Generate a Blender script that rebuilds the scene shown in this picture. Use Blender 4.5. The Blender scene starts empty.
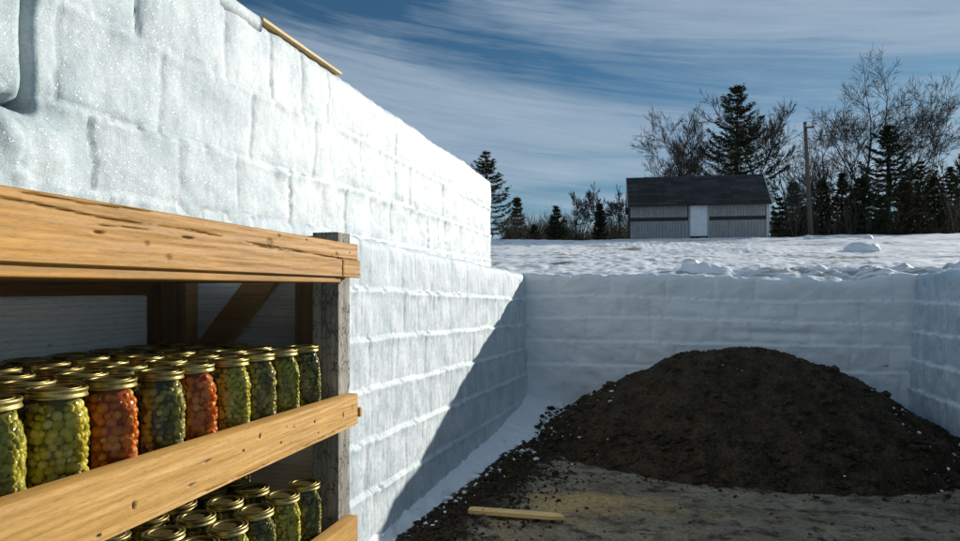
import bpy, bmesh, math, random
import numpy as np
from mathutils import Vector, Matrix
R = math.radians
sc = bpy.context.scene
COL = sc.collection
# ------------------------------------------------------------------ camera frame (world: +Y runs along the tall ice wall, ground z=0)
EYE = 1.55; FPX = 660.0; YAW = R(14.3)
SN, CS = math.sin(YAW), math.cos(YAW)
def at(x, F, z=None, y=None):
    """point seen at photo column x at distance F; height z (world) or photo row y"""
    L = (480 - x) / FPX * F
    if z is None: z = EYE + (288 - y) / FPX * F
    return Vector((-F*SN - L*CS, F*CS - L*SN, z))
# ------------------------------------------------------------------ noise
rs = np.random.RandomState(7)
PERM = rs.permutation(256); PERM = np.concatenate([PERM, PERM, PERM])
G3 = rs.normal(size=(256, 3)); G3 /= np.linalg.norm(G3, axis=1)[:, None]
def pn(x, y, z=0.0):
    x, y, z = np.broadcast_arrays(np.asarray(x, float), np.asarray(y, float), np.asarray(z, float))
    xi, yi, zi = np.floor(x).astype(int), np.floor(y).astype(int), np.floor(z).astype(int)
    xf, yf, zf = x-xi, y-yi, z-zi
    u, v, w = [t*t*t*(t*(t*6-15)+10) for t in (xf, yf, zf)]
    def g(i, j, k):
        h = PERM[(PERM[(PERM[(xi+i) & 255] + yi + j) & 255] + zi + k) & 255]
        q = G3[h]
        return q[..., 0]*(xf-i) + q[..., 1]*(yf-j) + q[..., 2]*(zf-k)
    l = lambda a, b, t: a + (b-a)*t
    return 1.6*l(l(l(g(0,0,0), g(1,0,0), u), l(g(0,1,0), g(1,1,0), u), v), l(l(g(0,0,1), g(1,0,1), u), l(g(0,1,1), g(1,1,1), u), v), w)
def fbm(x, y, z=0.0, o=4, g=.5):
    s = 0; a = 1.0; f = 1.0
    for i in range(o):
        s = s + a*pn(np.asarray(x)*f+i*17.3, np.asarray(y)*f-i*9.1, np.asarray(z)*f+i*3.7); a *= g; f *= 2.03
    return s
def sst(a, b, x):
    t = np.clip((np.asarray(x, float)-a)/(b-a), 0, 1); return t*t*(3-2*t)
# ------------------------------------------------------------------ mesh helpers
def link(name, me, mat, parent=None, smooth=False):
    o = bpy.data.objects.new(name, me); COL.objects.link(o)
    for m in (mat if isinstance(mat, (list, tuple)) else [mat]): me.materials.append(m)
    if smooth: me.polygons.foreach_set('use_smooth', [True]*len(me.polygons))
    if parent: o.parent = parent
    return o
def raw(name, V, F, mat, parent=None, smooth=False, attr=None):
    me = bpy.data.meshes.new(name)
    me.from_pydata([tuple(v) for v in V], [], F if isinstance(F, list) else F.tolist()); me.update()
    if attr is not None:
        a = me.attributes.new('mark', 'FLOAT', 'POINT'); a.data.foreach_set('value', np.asarray(attr, np.float32))
    return link(name, me, mat, parent, smooth)
class MB:
    def __init__(s): s.V = []; s.F = []
    def add(s, V, F):
        n = len(s.V); s.V += [tuple(v) for v in V]; s.F += [tuple(i+n for i in f) for f in F]
    def box(s, x0, x1, y0, y1, z0, z1, M=None):
        V = [Vector(p) for p in ((x0,y0,z0),(x1,y0,z0),(x1,y1,z0),(x0,y1,z0),(x0,y0,z1),(x1,y0,z1),(x1,y1,z1),(x0,y1,z1))]
        if M is not None: V = [M @ v for v in V]
        s.add(V, [(0,3,2,1),(4,5,6,7),(0,1,5,4),(1,2,6,5),(2,3,7,6),(3,0,4,7)])
    def tube(s, pts, rad, n=6, cap=True):
        pts = [Vector(p) for p in pts]; rings = []
        for i, p in enumerate(pts):
            d = (pts[min(i+1, len(pts)-1)] - pts[max(i-1, 0)]).normalized()
            a = d.orthogonal().normalized() if abs(d.z) > .99 else d.cross(Vector((0,0,1))).normalized()
            b = d.cross(a); r = rad[i] if isinstance(rad, (list, tuple)) else rad
            rings.append([p + (a*math.cos(2*math.pi*k/n) + b*math.sin(2*math.pi*k/n))*r for k in range(n)])
        F = []
        for i in range(len(pts)-1):
            for k in range(n): F.append((i*n+k, i*n+(k+1)%n, (i+1)*n+(k+1)%n, (i+1)*n+k))
        if cap: F.append(tuple(range(n))[::-1]); F.append(tuple((len(pts)-1)*n+k for k in range(n)))
        s.add([v for r in rings for v in r], F)
    def lathe(s, prof, n=32, c=(0,0,0)):
        V = []; F = []
        for r, z in prof:
            for k in range(n): V.append((c[0]+r*math.cos(2*math.pi*k/n), c[1]+r*math.sin(2*math.pi*k/n), c[2]+z))
        for i in range(len(prof)-1):
            for k in range(n): F.append((i*n+k, i*n+(k+1)%n, (i+1)*n+(k+1)%n, (i+1)*n+k))
        s.add(V, F)
    def build(s, name, mat, parent=None, smooth=False, bevel=0):
        o = raw(name, s.V, s.F, mat, parent, smooth)
        if bevel:
            m = o.modifiers.new('bevel', 'BEVEL'); m.width = bevel; m.segments = 2; m.limit_method = 'ANGLE'
        return o
def gridfaces(nu, nv, flip=False):
    i = np.arange(nu-1)[:, None]*nv + np.arange(nv-1)[None, :]; i = i.ravel()
    F = np.stack([i, i+nv, i+nv+1, i+1], 1)
    return F[:, ::-1] if flip else F
def tag(o, label, cat, group=None, kind=None):
    if label: o['label'] = label
    if cat: o['category'] = cat
    if group: o['group'] = group
    if kind: o['kind'] = kind
    return o
def empty(name, loc=(0,0,0)):
    e = bpy.data.objects.new(name, None); e.empty_display_size = .1; e.location = loc; COL.objects.link(e); return e
# ------------------------------------------------------------------ materials
def mat(name):
    m = bpy.data.materials.new(name); m.use_nodes = True
    return m, m.node_tree, m.node_tree.nodes['Principled BSDF']
def nd(t, kind, **kw):
    n = t.nodes.new(kind)
    for k, v in kw.items():
        if k.startswith('i_'): n.inputs[k[2:].replace('_', ' ')].default_value = v
        else: setattr(n, k, v)
    return n
def coords(t, scale=(1,1,1), src='Object'):
    tc = nd(t, 'ShaderNodeTexCoord'); mp = nd(t, 'ShaderNodeMapping'); mp.inputs['Scale'].default_value = scale
    t.links.new(tc.outputs[src], mp.inputs[0]); return mp.outputs[0]
def noise(t, vec, scale, detail=4, rough=.55, dist=0):
    n = nd(t, 'ShaderNodeTexNoise'); n.inputs['Scale'].default_value = scale; n.inputs['Detail'].default_value = detail
    n.inputs['Roughness'].default_value = rough; n.inputs['Distortion'].default_value = dist
    t.links.new(vec, n.inputs['Vector']); return n.outputs['Fac']
def ramp(t, fac, stops):
    r = nd(t, 'ShaderNodeValToRGB'); e = r.color_ramp.elements
    while len(e) > 1: e.remove(e[0])
    for i, (p, c) in enumerate(stops):
        if not isinstance(c, (tuple, list)): c = (c, c, c)
        q = e[0] if i == 0 else e.new(p)
        q.position = p; q.color = (*c, 1)
    t.links.new(fac, r.inputs[0]); return r.outputs[0]
def mix(t, fac, a, b, mode='MIX'):
    m = nd(t, 'ShaderNodeMix', data_type='RGBA', blend_type=mode)
    for s, v in ((0, fac), (6, a), (7, b)):
        if hasattr(v, 'is_linked') or isinstance(v, bpy.types.NodeSocket): t.links.new(v, m.inputs[s])
        else: m.inputs[s].default_value = v if s == 0 else (*v, 1)
    return m.outputs[2]
def math_(t, op, a, b=None, c=None):
    m = nd(t, 'ShaderNodeMath', operation=op)
    for i, v in enumerate((a, b, c)):
        if v is None: continue
        if isinstance(v, bpy.types.NodeSocket): t.links.new(v, m.inputs[i])
        else: m.inputs[i].default_value = v
    return m.outputs[0]
def bump(t, h, strength, dist, p, prev=None):
    b = nd(t, 'ShaderNodeBump'); b.inputs['Strength'].default_value = strength; b.inputs['Distance'].default_value = dist
    t.links.new(h, b.inputs['Height'])
    if prev: t.links.new(prev, b.inputs['Normal'])
    if p: t.links.new(b.outputs[0], p.inputs['Normal'])
    return b.outputs[0]
def attr(t): 
    a = nd(t, 'ShaderNodeAttribute', attribute_name='mark'); return a.outputs['Fac']

def ice_mat(name, c0, c1, rough=.28, spec=.6, streak=0, fine=.6, near_shade=False):
    m, t, p = mat(name); v = coords(t)
    n1 = noise(t, v, 4.5, 6, .6); n2 = noise(t, v, 38, 4, .6); n3 = noise(t, v, 230, 3, .7)
    col = ramp(t, n1, [(.36, c0), (.62, c1)])
    col = mix(t, .5, col, mix(t, 1, col, ramp(t, n2, [(.34, .66), (.58, 1)]), 'MULTIPLY')); col = mix(t, .5, col, mix(t, 1, col, ramp(t, n3, [(.38, .6), (.56, 1.05)]), 'MULTIPLY'))
    if streak:
        vs = coords(t, (9, 9, .9)); st = noise(t, vs, 5, 4, .65)
        col = mix(t, streak, col, mix(t, 1, col, ramp(t, st, [(.34, .5), (.5, 1)]), 'MULTIPLY'))
    if near_shade:      # greys the near end: dimmer light there put into the colour
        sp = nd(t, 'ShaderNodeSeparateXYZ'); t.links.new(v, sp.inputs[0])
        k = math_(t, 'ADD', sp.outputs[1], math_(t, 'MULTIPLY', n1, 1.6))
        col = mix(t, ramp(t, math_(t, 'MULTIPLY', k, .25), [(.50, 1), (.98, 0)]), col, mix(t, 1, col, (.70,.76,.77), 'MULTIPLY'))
    am = attr(t); col = mix(t, math_(t, 'MAXIMUM', am, 0.0), col, (.30, .34, .34)); col = mix(t, math_(t, 'MAXIMUM', math_(t, 'MULTIPLY', am, -1.0), 0.0), col, (.90,.92,.93))
    t.links.new(col, p.inputs['Base Color'])
    t.links.new(ramp(t, n2, [(.35, rough), (.65, min(1, rough+.35))]), p.inputs['Roughness'])
    p.inputs['Specular IOR Level'].default_value = spec; p.inputs['IOR'].default_value = 1.31
    vo = nd(t, 'ShaderNodeTexVoronoi'); vo.inputs['Scale'].default_value = 340; t.links.new(v, vo.inputs['Vector'])
    sv_ = nd(t, 'ShaderNodeVectorMath', operation='SUBTRACT'); t.links.new(vo.outputs['Color'], sv_.inputs[0]); sv_.inputs[1].default_value = (.5,.5,.5)
    sm = nd(t, 'ShaderNodeVectorMath', operation='SCALE'); t.links.new(sv_.outputs[0], sm.inputs[0]); sm.inputs['Scale'].default_value = .75
    gn = nd(t, 'ShaderNodeNewGeometry'); sa = nd(t, 'ShaderNodeVectorMath', operation='ADD'); t.links.new(gn.outputs['Normal'], sa.inputs[0]); t.links.new(sm.outputs[0], sa.inputs[1])
    sn_ = nd(t, 'ShaderNodeVectorMath', operation='NORMALIZE'); t.links.new(sa.outputs[0], sn_.inputs[0]); t.links.new(sn_.outputs[0], p.inputs['Coat Normal'])
    p.inputs['Coat Weight'].default_value = .10 if near_shade else 0.0; p.inputs['Coat Roughness'].default_value = .20; p.inputs['Coat IOR'].default_value = 1.4
    p.inputs['Subsurface Weight'].default_value = .35; p.inputs['Subsurface Radius'].default_value = (.45, .8, 1.0); p.inputs['Subsurface Scale'].default_value = .03
    b = bump(t, n1, .2, .02, None); b = bump(t, n2, .35, .006, None, b); n5 = noise(t, v, 95, 3, .75); b = bump(t, n5, .18, .003, None, b); bump(t, n3, fine, .0025, p, b)
    return m
def snow_mat(name, c=(.84,.87,.89), patches=False, bs=.5):
    m, t, p = mat(name); v = coords(t)
    n1 = noise(t, v, 3, 5, .6); n2 = noise(t, v, 26, 5, .65); n3 = noise(t, v, 160, 2, .6)
    col = ramp(t, n1, [(.3, tuple(a*.95 for a in c)), (.65, c)])
    if patches:
        vs = coords(t, (.30, 1.1, 1)); q = noise(t, vs, 1.5, 10, .68)
        col = mix(t, ramp(t, q, [(.545, 0), (.60, 1)]), col, mix(t, n2, (.16,.13,.08), (.55,.55,.52)))
    col = mix(t, attr(t), col, (.10, .085, .055))
    t.links.new(col, p.inputs['Base Color']); p.inputs['Roughness'].default_value = .5; p.inputs['Specular IOR Level'].default_value = .9 if patches else .4
    b = bump(t, n1, .3, .05, None); b = bump(t, n2, bs, .02, None, b); bump(t, n3, bs*.6, .004, p, b)
    return m
ICE = ice_mat('ice_block', (.58,.65,.675), (.72,.77,.785), .34, .5, near_shade=True, fine=.8)
ICE2 = ice_mat('ice_block_packed', (.54,.62,.66), (.72,.78,.80), .42, .45, streak=.45)
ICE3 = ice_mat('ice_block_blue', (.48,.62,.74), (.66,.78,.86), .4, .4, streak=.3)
PACK = snow_mat('packed_snow', (.78,.82,.84), bs=.25)
SNOW = snow_mat('field_snow', (.95,.955,.96), patches=True, bs=.25)
SNOW2 = snow_mat('bank_snow', (.82,.86,.89))

def soil_mat(name, a, b, spots=0, sc_=1):
    m, t, p = mat(name); v = coords(t)
    n1 = noise(t, v, 5*sc_, 6, .65); n2 = noise(t, v, 55, 6, .7); n3 = noise(t, v, 210, 3, .7)
    col = ramp(t, n1, [(.32, a), (.66, b)])
    col = mix(t, 1, col, ramp(t, n2, [(.36, .35), (.62, 1.25)]), 'MULTIPLY')
    if spots:
        vo = nd(t, 'ShaderNodeTexVoronoi'); vo.inputs['Scale'].default_value = 85; t.links.new(v, vo.inputs['Vector'])
        k = math_(t, 'MULTIPLY', math_(t, 'LESS_THAN', vo.outputs['Distance'], .22), math_(t, 'GREATER_THAN', vo.outputs['Color'], spots))
        col = mix(t, k, col, (.28,.25,.20))
    t.links.new(col, p.inputs['Base Color']); p.inputs['Roughness'].default_value = .85; p.inputs['Specular IOR Level'].default_value = .25
    b_ = bump(t, n2, .9, .02, None); bump(t, n3, .7, .006, p, b_)
    return m
SOIL = soil_mat('dark_soil', (.020,.014,.008), (.100,.070,.037), .88)
CLOD = soil_mat('soil_clod', (.030,.021,.011), (.095,.064,.032))
m, t, p = mat('pit_floor'); FLOOR = m
v = coords(t); n1 = noise(t, v, 2.2, 6, .6); n2 = noise(t, v, 30, 6, .7); n3 = noise(t, v, 150, 4, .7)
n4 = noise(t, coords(t, (1, 1.5, 1)), 5, 9, .72)
col = ramp(t, n1, [(.35, (.20,.165,.12)), (.62, (.35,.30,.22))])
col = mix(t, ramp(t, n4, [(.40, 1), (.50, 0)]), col, (.075,.055,.034))
saw = nd(t, 'ShaderNodeTexCoord').outputs['Object']
am = attr(t); col = mix(t, math_(t, 'MAXIMUM', am, 0.0), col, mix(t, n2, (.50,.32,.11), (.72,.50,.22))); col = mix(t, math_(t, 'MAXIMUM', math_(t, 'MULTIPLY', am, -1.0), 0.0), col, (.055,.038,.021))
col = mix(t, 1, col, ramp(t, n2, [(.3, .55), (.6, 1.1)]), 'MULTIPLY')
t.links.new(col, p.inputs['Base Color']); p.inputs['Roughness'].default_value = .9; p.inputs['Specular IOR Level'].default_value = .2
b = bump(t, n4, .6, .02, None); b = bump(t, n2, 1, .014, None, b); bump(t, n3, .9, .006, p, b)

def wood_mat(name, a, b, dark, axis='y', weather=0, rough=.6, sc_=1.0):
    m, t, p = mat(name)
    s = {'x': (.55, 1, 1), 'y': (1, .10, 1), 'z': (1, 1, .05)}[axis]
    if axis == 'x': s = (.045, 1, 1)
    v = coords(t, s); vi = coords(t)
    n1 = noise(t, v, 40*sc_, 8, .65, .8); n2 = noise(t, v, 210*sc_, 5, .7); n0 = noise(t, vi, 3.5, 3, .5)
    w = nd(t, 'ShaderNodeTexWave', wave_type='BANDS', bands_direction='Z' if axis != 'z' else 'X')
    w.inputs['Scale'].default_value = 22*sc_; w.inputs['Distortion'].default_value = 7; w.inputs['Detail'].default_value = 3; w.inputs['Detail Scale'].default_value = 1.2
    t.links.new(v, w.inputs['Vector'])
    col = ramp(t, n1, [(.3, a), (.7, b)])
    col = mix(t, .22, col, mix(t, 1, col, ramp(t, w.outputs['Fac'], [(.1, .55), (.55, 1.1)]), 'MULTIPLY'))
    col = mix(t, .22, col, mix(t, 1, col, ramp(t, n2, [(.35, .6), (.6, 1.1)]), 'MULTIPLY'))
    col = mix(t, .5, col, mix(t, 1, col, ramp(t, n0, [(.35, .72), (.6, 1.1)]), 'MULTIPLY'))
    n6 = noise(t, coords(t, {'x': (.16,1,1), 'y': (1,.16,1), 'z': (1,1,.16)}[axis]), 380, 3, .7)
    col = mix(t, .5, col, mix(t, 1, col, ramp(t, n6, [(.34, .55), (.48, 1.05)]), 'MULTIPLY'))
    if weather:
        vr = nd(t, 'ShaderNodeTexVoronoi', feature='DISTANCE_TO_EDGE'); vr.inputs['Scale'].default_value = 1
        dn = nd(t, 'ShaderNodeTexNoise'); dn.inputs['Scale'].default_value = 25; t.links.new(vi, dn.inputs['Vector'])
        va = nd(t, 'ShaderNodeVectorMath', operation='MULTIPLY_ADD'); t.links.new(dn.outputs['Color'], va.inputs[0]); va.inputs[1].default_value = (.03,.03,.05); t.links.new(vi, va.inputs[2])
        vm = nd(t, 'ShaderNodeVectorMath', operation='MULTIPLY'); t.links.new(va.outputs[0], vm.inputs[0]); vm.inputs[1].default_value = (75,75,30); t.links.new(vm.outputs[0], vr.inputs['Vector'])
        col = mix(t, math_(t, 'MULTIPLY', ramp(t, vr.outputs['Distance'], [(.02, .9), (.10, 0)]), ramp(t, noise(t, vi, 22, 3, .6), [(.42, 0), (.58, 1)])), col, dark)
    col = mix(t, attr(t), col, dark)
    t.links.new(col, p.inputs['Base Color']); p.inputs['Roughness'].default_value = rough; p.inputs['Specular IOR Level'].default_value = .3
    b_ = bump(t, n1, .15+weather*.5, .003, None); bump(t, n2, .22+weather, .0015, p, b_)
    return m
W_ORANGE = wood_mat('yellow_pine', (.34,.165,.027), (.50,.25,.045), (.035,.02,.008))
W_RAIL = wood_mat('pale_pine', (.48,.26,.065), (.60,.345,.10), (.035,.02,.008))
W_GREYZ = wood_mat('grey_weathered_post', (.17,.155,.13), (.44,.42,.36), (.02,.018,.014), 'z', .5, .8)
W_BROWNY = wood_mat('brown_board', (.16,.085,.035), (.26,.15,.06), (.03,.02,.01), 'y')
W_BROWNX = wood_mat('brown_crosspiece', (.22,.13,.055), (.34,.21,.09), (.03,.02,.01), 'x')
W_BROWNZ = wood_mat('brown_post', (.10,.06,.03), (.2,.125,.06), (.02,.013,.008), 'z')
W_PALE = wood_mat('dusty_pale_panel', (.78,.81,.83), (.86,.88,.89), (.06,.045,.03), 'y', 0, .8)

# ------------------------------------------------------------------ walls of blocks
def mkjoints(u0, u1, mean, seed, fixed=()):
    r = random.Random(seed); out = list(fixed); u = max(fixed) if fixed else u0
    while u < u1: u += mean*r.uniform(.6, 1.4); out.append(u)
    if fixed:
        u = min(fixed)
        while u > u0: u -= mean*r.uniform(.7, 1.3); out.append(u)
    return sorted(out)
def block_wall(name, org, dirv, U, lines, joints, mats, thick, topfn, zb=0.0, dv=.014, step=.0, jd=.014, ld=.010, rough=.012, groove=.004, seed=0, extra=None, ledge=.0, pillow=.006, nrm=None, topsnow=0.0, mks=1.0, jw=.007):
    """U: stations along the wall. lines: functions u->z of the course lines from the top (excl. top) down. front faces nrm"""
    org = Vector(org); dirv = Vector(dirv).normalized(); nrm = Vector(nrm)
    U = np.asarray(U); H = topfn(U); nv = int((H.mean()-zb)/dv)
    T = np.linspace(0, 1, nv)
    uu = np.repeat(U[:, None], nv, 1); zz = zb + (H[:, None]-zb)*T[None, :]
    d = np.zeros_like(uu); mk = np.zeros_like(uu)
    allz = [topfn(U)[:, None] + 0*uu] + [np.asarray(f(U))[:, None] + .010*pn(uu*3.1+seed, 5.5*k+seed) + .006*pn(uu*14, 2.2*k) + 0*uu for k, f in enumerate(lines)] + [np.full_like(uu, zb-.2)]
    rr = random.Random(seed)
    for k in range(len(allz)-1):
        hi, lo = allz[k], allz[k+1]; ins = (zz < hi+1e-9) & (zz >= lo)
        dd = np.minimum(hi-zz, zz-lo)
        if k == 0: dd = zz-lo
        dj = np.full_like(uu, 9.); idx = np.zeros(uu.shape, int)
        ws = uu + .03*pn(zz*5+k*7, uu*.6) + .008*pn(zz*21, uu*3)
        for i, j in enumerate(joints[k % len(joints)]):
            a = np.abs(ws-j); dj = np.minimum(dj, a); idx += (ws > j)
        off = np.array([rr.uniform(-1, 1) for _ in range(len(joints[k % len(joints)])+1)])[idx]
        tilt = np.array([rr.uniform(-1, 1) for _ in range(len(joints[k % len(joints)])+1)])[idx]
        js = .55+.75*np.abs(pn(idx*3.7+k, zz*3, 4.4))
        vis = np.array([rr.choice([.25, .6, 1, 1]) for _ in range(len(joints[k % len(joints)])+1)])[idx]
        q = -jd*js*vis*np.exp(-(dj/.013)**2) - ld*np.exp(-(dd/.011)**2) + off*rough*.7 + tilt*rough*.5*((zz-lo)/(np.maximum(hi-lo, .05))-.5)
        q += pillow*np.minimum(1, dd/.06)*np.minimum(1, dj/.06)
        q += step*k + ledge*np.exp(-((hi-zz)/.035)**2)*(.4+.9*np.abs(pn(uu*8, k*3.3)))
        d = np.where(ins, q, d)
        sn = np.exp(-(((hi-zz)-.012)/(.018+.014*pn(uu*6, k*5.1)))**2)*np.clip(.55+.9*pn(uu*15, zz*18, k*2.), 0, 1) if k else 0*uu
        mk = np.where(ins, np.exp(-(dj/jw)**2)*vis*.5*mks*sst(-.25, .25, pn(uu*7, zz*6, k)) - sn, mk)
    d += rough*fbm(uu*5+seed, zz*5, 1.3, 4) + groove*fbm(uu*26, zz*2.5, seed, 3) + rough*.12*fbm(uu*40, zz*40, 2, 2)
    if extra: e, em = extra(uu, zz); d += e; mk = np.maximum(mk, em)
    d -= .035*np.exp(-((H[:, None]-zz)/.025))          # rounded upper edge
    P = np.array(org)[None, None, :] + uu[..., None]*np.array(dirv) + d[..., None]*np.array(nrm); P[..., 2] = zz
    # roll over the top and down the back
    back = []
    for w_, dz in ((.03, .012), (.08, .016), (.16, .014), (.28, .012), (thick*.75, .01), (thick, .0)):
        q = P[:, -1, :].copy(); q -= w_*np.array(nrm); q[:, 2] = H + dz + topsnow*np.sin(min(1, w_/.2)*1.57) + .012*fbm(U*9, w_*12, 5, 3); back.append(q)
    q = P[:, -1, :] - thick*np.array(nrm); q = q.copy(); q[:, 2] = zb; back.append(q)
    P = np.concatenate([P] + [b[:, None, :] for b in back], 1); mk = np.concatenate([mk, np.zeros((len(U), len(back)))], 1)
    nvt = P.shape[1]; V = P.reshape(-1, 3); F = gridfaces(len(U), nvt).tolist()
    F.append(list(range(nvt))[::-1]); F.append([(len(U)-1)*nvt+i for i in range(nvt)])
    # orientation check
    c = dirv.cross(Vector((0,0,1)))
    if c.dot(nrm) < 0: F = [f[::-1] for f in F]
    return raw(name, V, F, mats, None, True, mk.ravel())

# tall wall (sits on the ledge), direction +Y, face at x=-1.70
UP = np.concatenate([np.arange(-1.6, 1.2, .04), np.arange(1.2, 4.5, .011), np.arange(4.5, 7.15, .018)])
upA = lambda u: EYE + np.interp(u, [1, 2.4, 3.8, 7.1], [.865, .869, .92, .885])
upB = lambda u: EYE + np.interp(u, [1, 2.3, 3.8, 7.1], [.548, .553, .60, .60])
upC = lambda u: EYE + np.interp(u, [0, 4, 7.1], [.31, .31, .32])
def upextra(uu, zz):
    z = zz-EYE
    g = -.06*np.exp(-((uu-1.49-.004*pn(zz*6, 1))/.014)**2)*sst(.48, .53, z)
    gap = -.07*np.exp(-((z-.515-.008*pn(uu*12, 3))/.015)**2)*(1-sst(1.49, 1.53, uu))
    lump = .035*(1-sst(1.50, 1.66, uu+.03*pn(zz*10, 2)))*(1-sst(.44, .50, z+.02*pn(uu*10, 7)))*(1+.6*pn(uu*9, zz*9, 4))
    # big melted dish shapes in the nearest blocks and a crack
    dish = -.014*np.exp(-(((uu-1.76)/.17)**2+((z-.75)/.10)**2)) + .012*np.exp(-(((uu-1.75)/.25)**2+((z-.585)/.035)**2)) - .012*np.exp(-(((uu-2.25)/.16)**2+((z-.7)/.11)**2))
    crk = -.018*np.exp(-((uu-1.90-.10*(1.0-z))/.006)**2)*sst(.86, .9, z)*(z < 1.2)
    return g+gap+lump+dish+crk, np.maximum(.6*np.exp(-((uu-1.49)/.010)**2)*sst(.48, .53, z), .8*np.exp(-((z-.515)/.016)**2)*(1-sst(1.46, 1.5, uu)))
def uptop(u):
    return EYE + 1.205 + .012*fbm(u*2.2, 1.7, 0, 3) + .008*pn(u*9, 3) - .02*sst(6.6, 7.1, u)
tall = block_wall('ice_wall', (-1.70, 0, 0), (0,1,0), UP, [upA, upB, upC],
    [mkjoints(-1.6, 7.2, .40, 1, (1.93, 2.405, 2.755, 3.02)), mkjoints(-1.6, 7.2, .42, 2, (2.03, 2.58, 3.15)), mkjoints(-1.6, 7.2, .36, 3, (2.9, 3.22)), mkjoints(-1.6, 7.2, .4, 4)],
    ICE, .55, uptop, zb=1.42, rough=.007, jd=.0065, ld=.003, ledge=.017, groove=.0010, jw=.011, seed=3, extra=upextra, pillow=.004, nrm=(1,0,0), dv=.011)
tag(tall, 'tall bright wall of stacked glassy ice blocks rising behind and above the jar shelf', 'ice wall')

# lower wall: from (-1.636,3.55) to (-1.448,7.89)
LD = Vector((.188, 4.34, 0)).normalized(); LN = Vector((LD.y, -LD.x, 0)); LO = Vector((-1.636, 3.55, 0))
LL = math.hypot(.188, 4.34)
UL = np.concatenate([np.arange(-5.0, -1.2, .06), np.arange(-1.2, LL+.12, .013)])
ltop = lambda u: EYE + .297 - .0315*np.asarray(u) + .010*fbm(np.asarray(u)*3, 8.8, 0, 3)
lows = [(lambda k: (lambda u: EYE + .297 - .0315*np.asarray(u)*(1-.02*k) - .298*k))(k) for k in range(1, 6)]
def lowex(uu, zz):
    # thin cut marks scattered along the faces
    c = fbm(uu*34, zz*3.2, 9, 2); mkk = sst(.62, .95, c)*sst(.0, .35, pn(uu*3, zz*3.5, 2))
    return -.010*mkk, .45*mkk
low = block_wall('ice_wall', LO, LD, UL, lows, [mkjoints(-5, 4.6, .36, 11+k) for k in range(6)], ICE2, .45, ltop, zb=-.05, step=.012, rough=.006, jd=.005, ld=.002, ledge=.016, groove=.0022, seed=9, extra=lowex, nrm=LN, dv=.014, pillow=.002)
tag(low, 'lower ice block wall in six stepped courses, crossed by a diagonal shadow edge', 'ice wall')

# ------------------------------------------------------------------ snow field height
def Hf(X, Y):
    X = np.asarray(X, float); Y = np.asarray(Y, float)
    F = -X*SN + Y*CS
    lat = X*CS + Y*SN
    base = .16 + .0896*np.clip(F-8, -1.0, 26) + .02*np.clip(F-34, 0, 6) + .0
    base += .26*sst(8, 22, lat)*sst(14, 34, F)
    base -= .05*sst(34, 60, F)*1
    near = np.exp(-np.maximum(F-8, 0)/6)
    n = .030*fbm(X*1.3, Y*1.3, 1, 4) + .026*fbm(X*6, Y*6, 2, 3)*sst(60, 20, F) + .10*fbm(X*.22, Y*.22, 4, 2)*sst(9, 16, F)
    # plough ridge of lumps along the pit edge
    rid = np.exp(-((Y-8.55)/.42)**2)*sst(-.4, .7, X)
    n += rid*(.075+.095*fbm(X*2.1, Y*2.1, 6, 3)) + rid*.04*np.abs(fbm(X*9, Y*9, 3, 2))
    n += .10*sst(2.2, 3.2, X)*sst(9.5, 8.0, Y)*(.7+.5*pn(X*1.5, Y*1.5))
    # left side follows the top of the lower wall
    z = EYE + base + n
    lz = EYE + .19 + .115*sst(8, 4, Y) + .01*fbm(X*2, Y*2, 3, 2)
    k = sst(-1.2, -1.7, X)*sst(8.6, 7.7, Y)
    z = z*(1-k) + lz*k
    kr = sst(2.0, 2.7, X)*sst(8.4, 7.6, Y)
    rz = EYE + .155 + .03*fbm(X*1.5, Y*1.5, 3, 3) + .05*sst(3, 5, X)
    z = z*(1-kr) + rz*kr
    open_ = np.where(Y > 2.985, 1.0, sst(1.2, 2.9, Y)*sst(2.75, 3.5, X)); side = sst(-.6, .2, X)  # unseen near side lowered to snowy ground, added for bounce light on the shelf
    z = z*(sst(-12, -7, Y)*(1-side) + open_*side) + side*(1-open_)*(.03+.02*fbm(X*2, Y*2, 7, 3))
    return z
btop = lambda u: Hf(np.asarray(u)-1.46, 7.93+0*np.asarray(u)) - .010
UB = np.arange(0, 4.35, .016)
def backex(uu, zz):
    z = zz-EYE
    e = .020*fbm(uu*1.7, zz*2.6, 11, 3) + .006*fbm(uu*6, zz*9, 5, 3)
    mkk = sst(.80, 1.05, fbm(uu*4, zz*16, 21, 3))*.8*(z < -.25)*(uu > 2)
    # broken pocket low at the right
    e -= .030*np.exp(-(((uu-2.9)/.5)**2+((z+.50)/.04)**2))
    return e, mkk
back = block_wall('snow_wall', (-1.46, 7.89, 0), (1,0,0), UB, [lambda u: EYE-.10-.01*u+.02*np.sin(u*1.7), lambda u: EYE-.36+.02*np.sin(u*1.3), lambda u: EYE-.62+.0*u, lambda u: EYE-.90+0*u],
    [mkjoints(0, 4.4, .55, 21+k) for k in range(5)], PACK, .35, btop, zb=-.05, step=.020, rough=.007, jd=.008, ld=.004, ledge=.014, groove=.001, mks=.22, seed=17, extra=backex, pillow=.008, nrm=(0,-1,0), dv=.016)
tag(back, 'shaded end wall of packed snow behind the dark soil mound', 'snow wall')
rtop = lambda u: Hf(2.78+0*np.asarray(u), np.asarray(u)) - .012
UR = np.concatenate([np.arange(3.02, 5.6, .05), np.arange(5.6, 7.93, .014)])
right = block_wall('ice_wall', (2.73, 0, 0), (0,1,0), UR, [(lambda k: (lambda u: EYE+.165-.30*k+0*u))(k) for k in range(1, 6)], [mkjoints(-7, 8, .34, 31+k) for k in range(6)],
    ICE3, .35, rtop, zb=-.05, step=.020, rough=.012, jd=.010, ld=.006, ledge=.02, groove=.010, seed=23, nrm=(-1,0,0), dv=.018)
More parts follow.
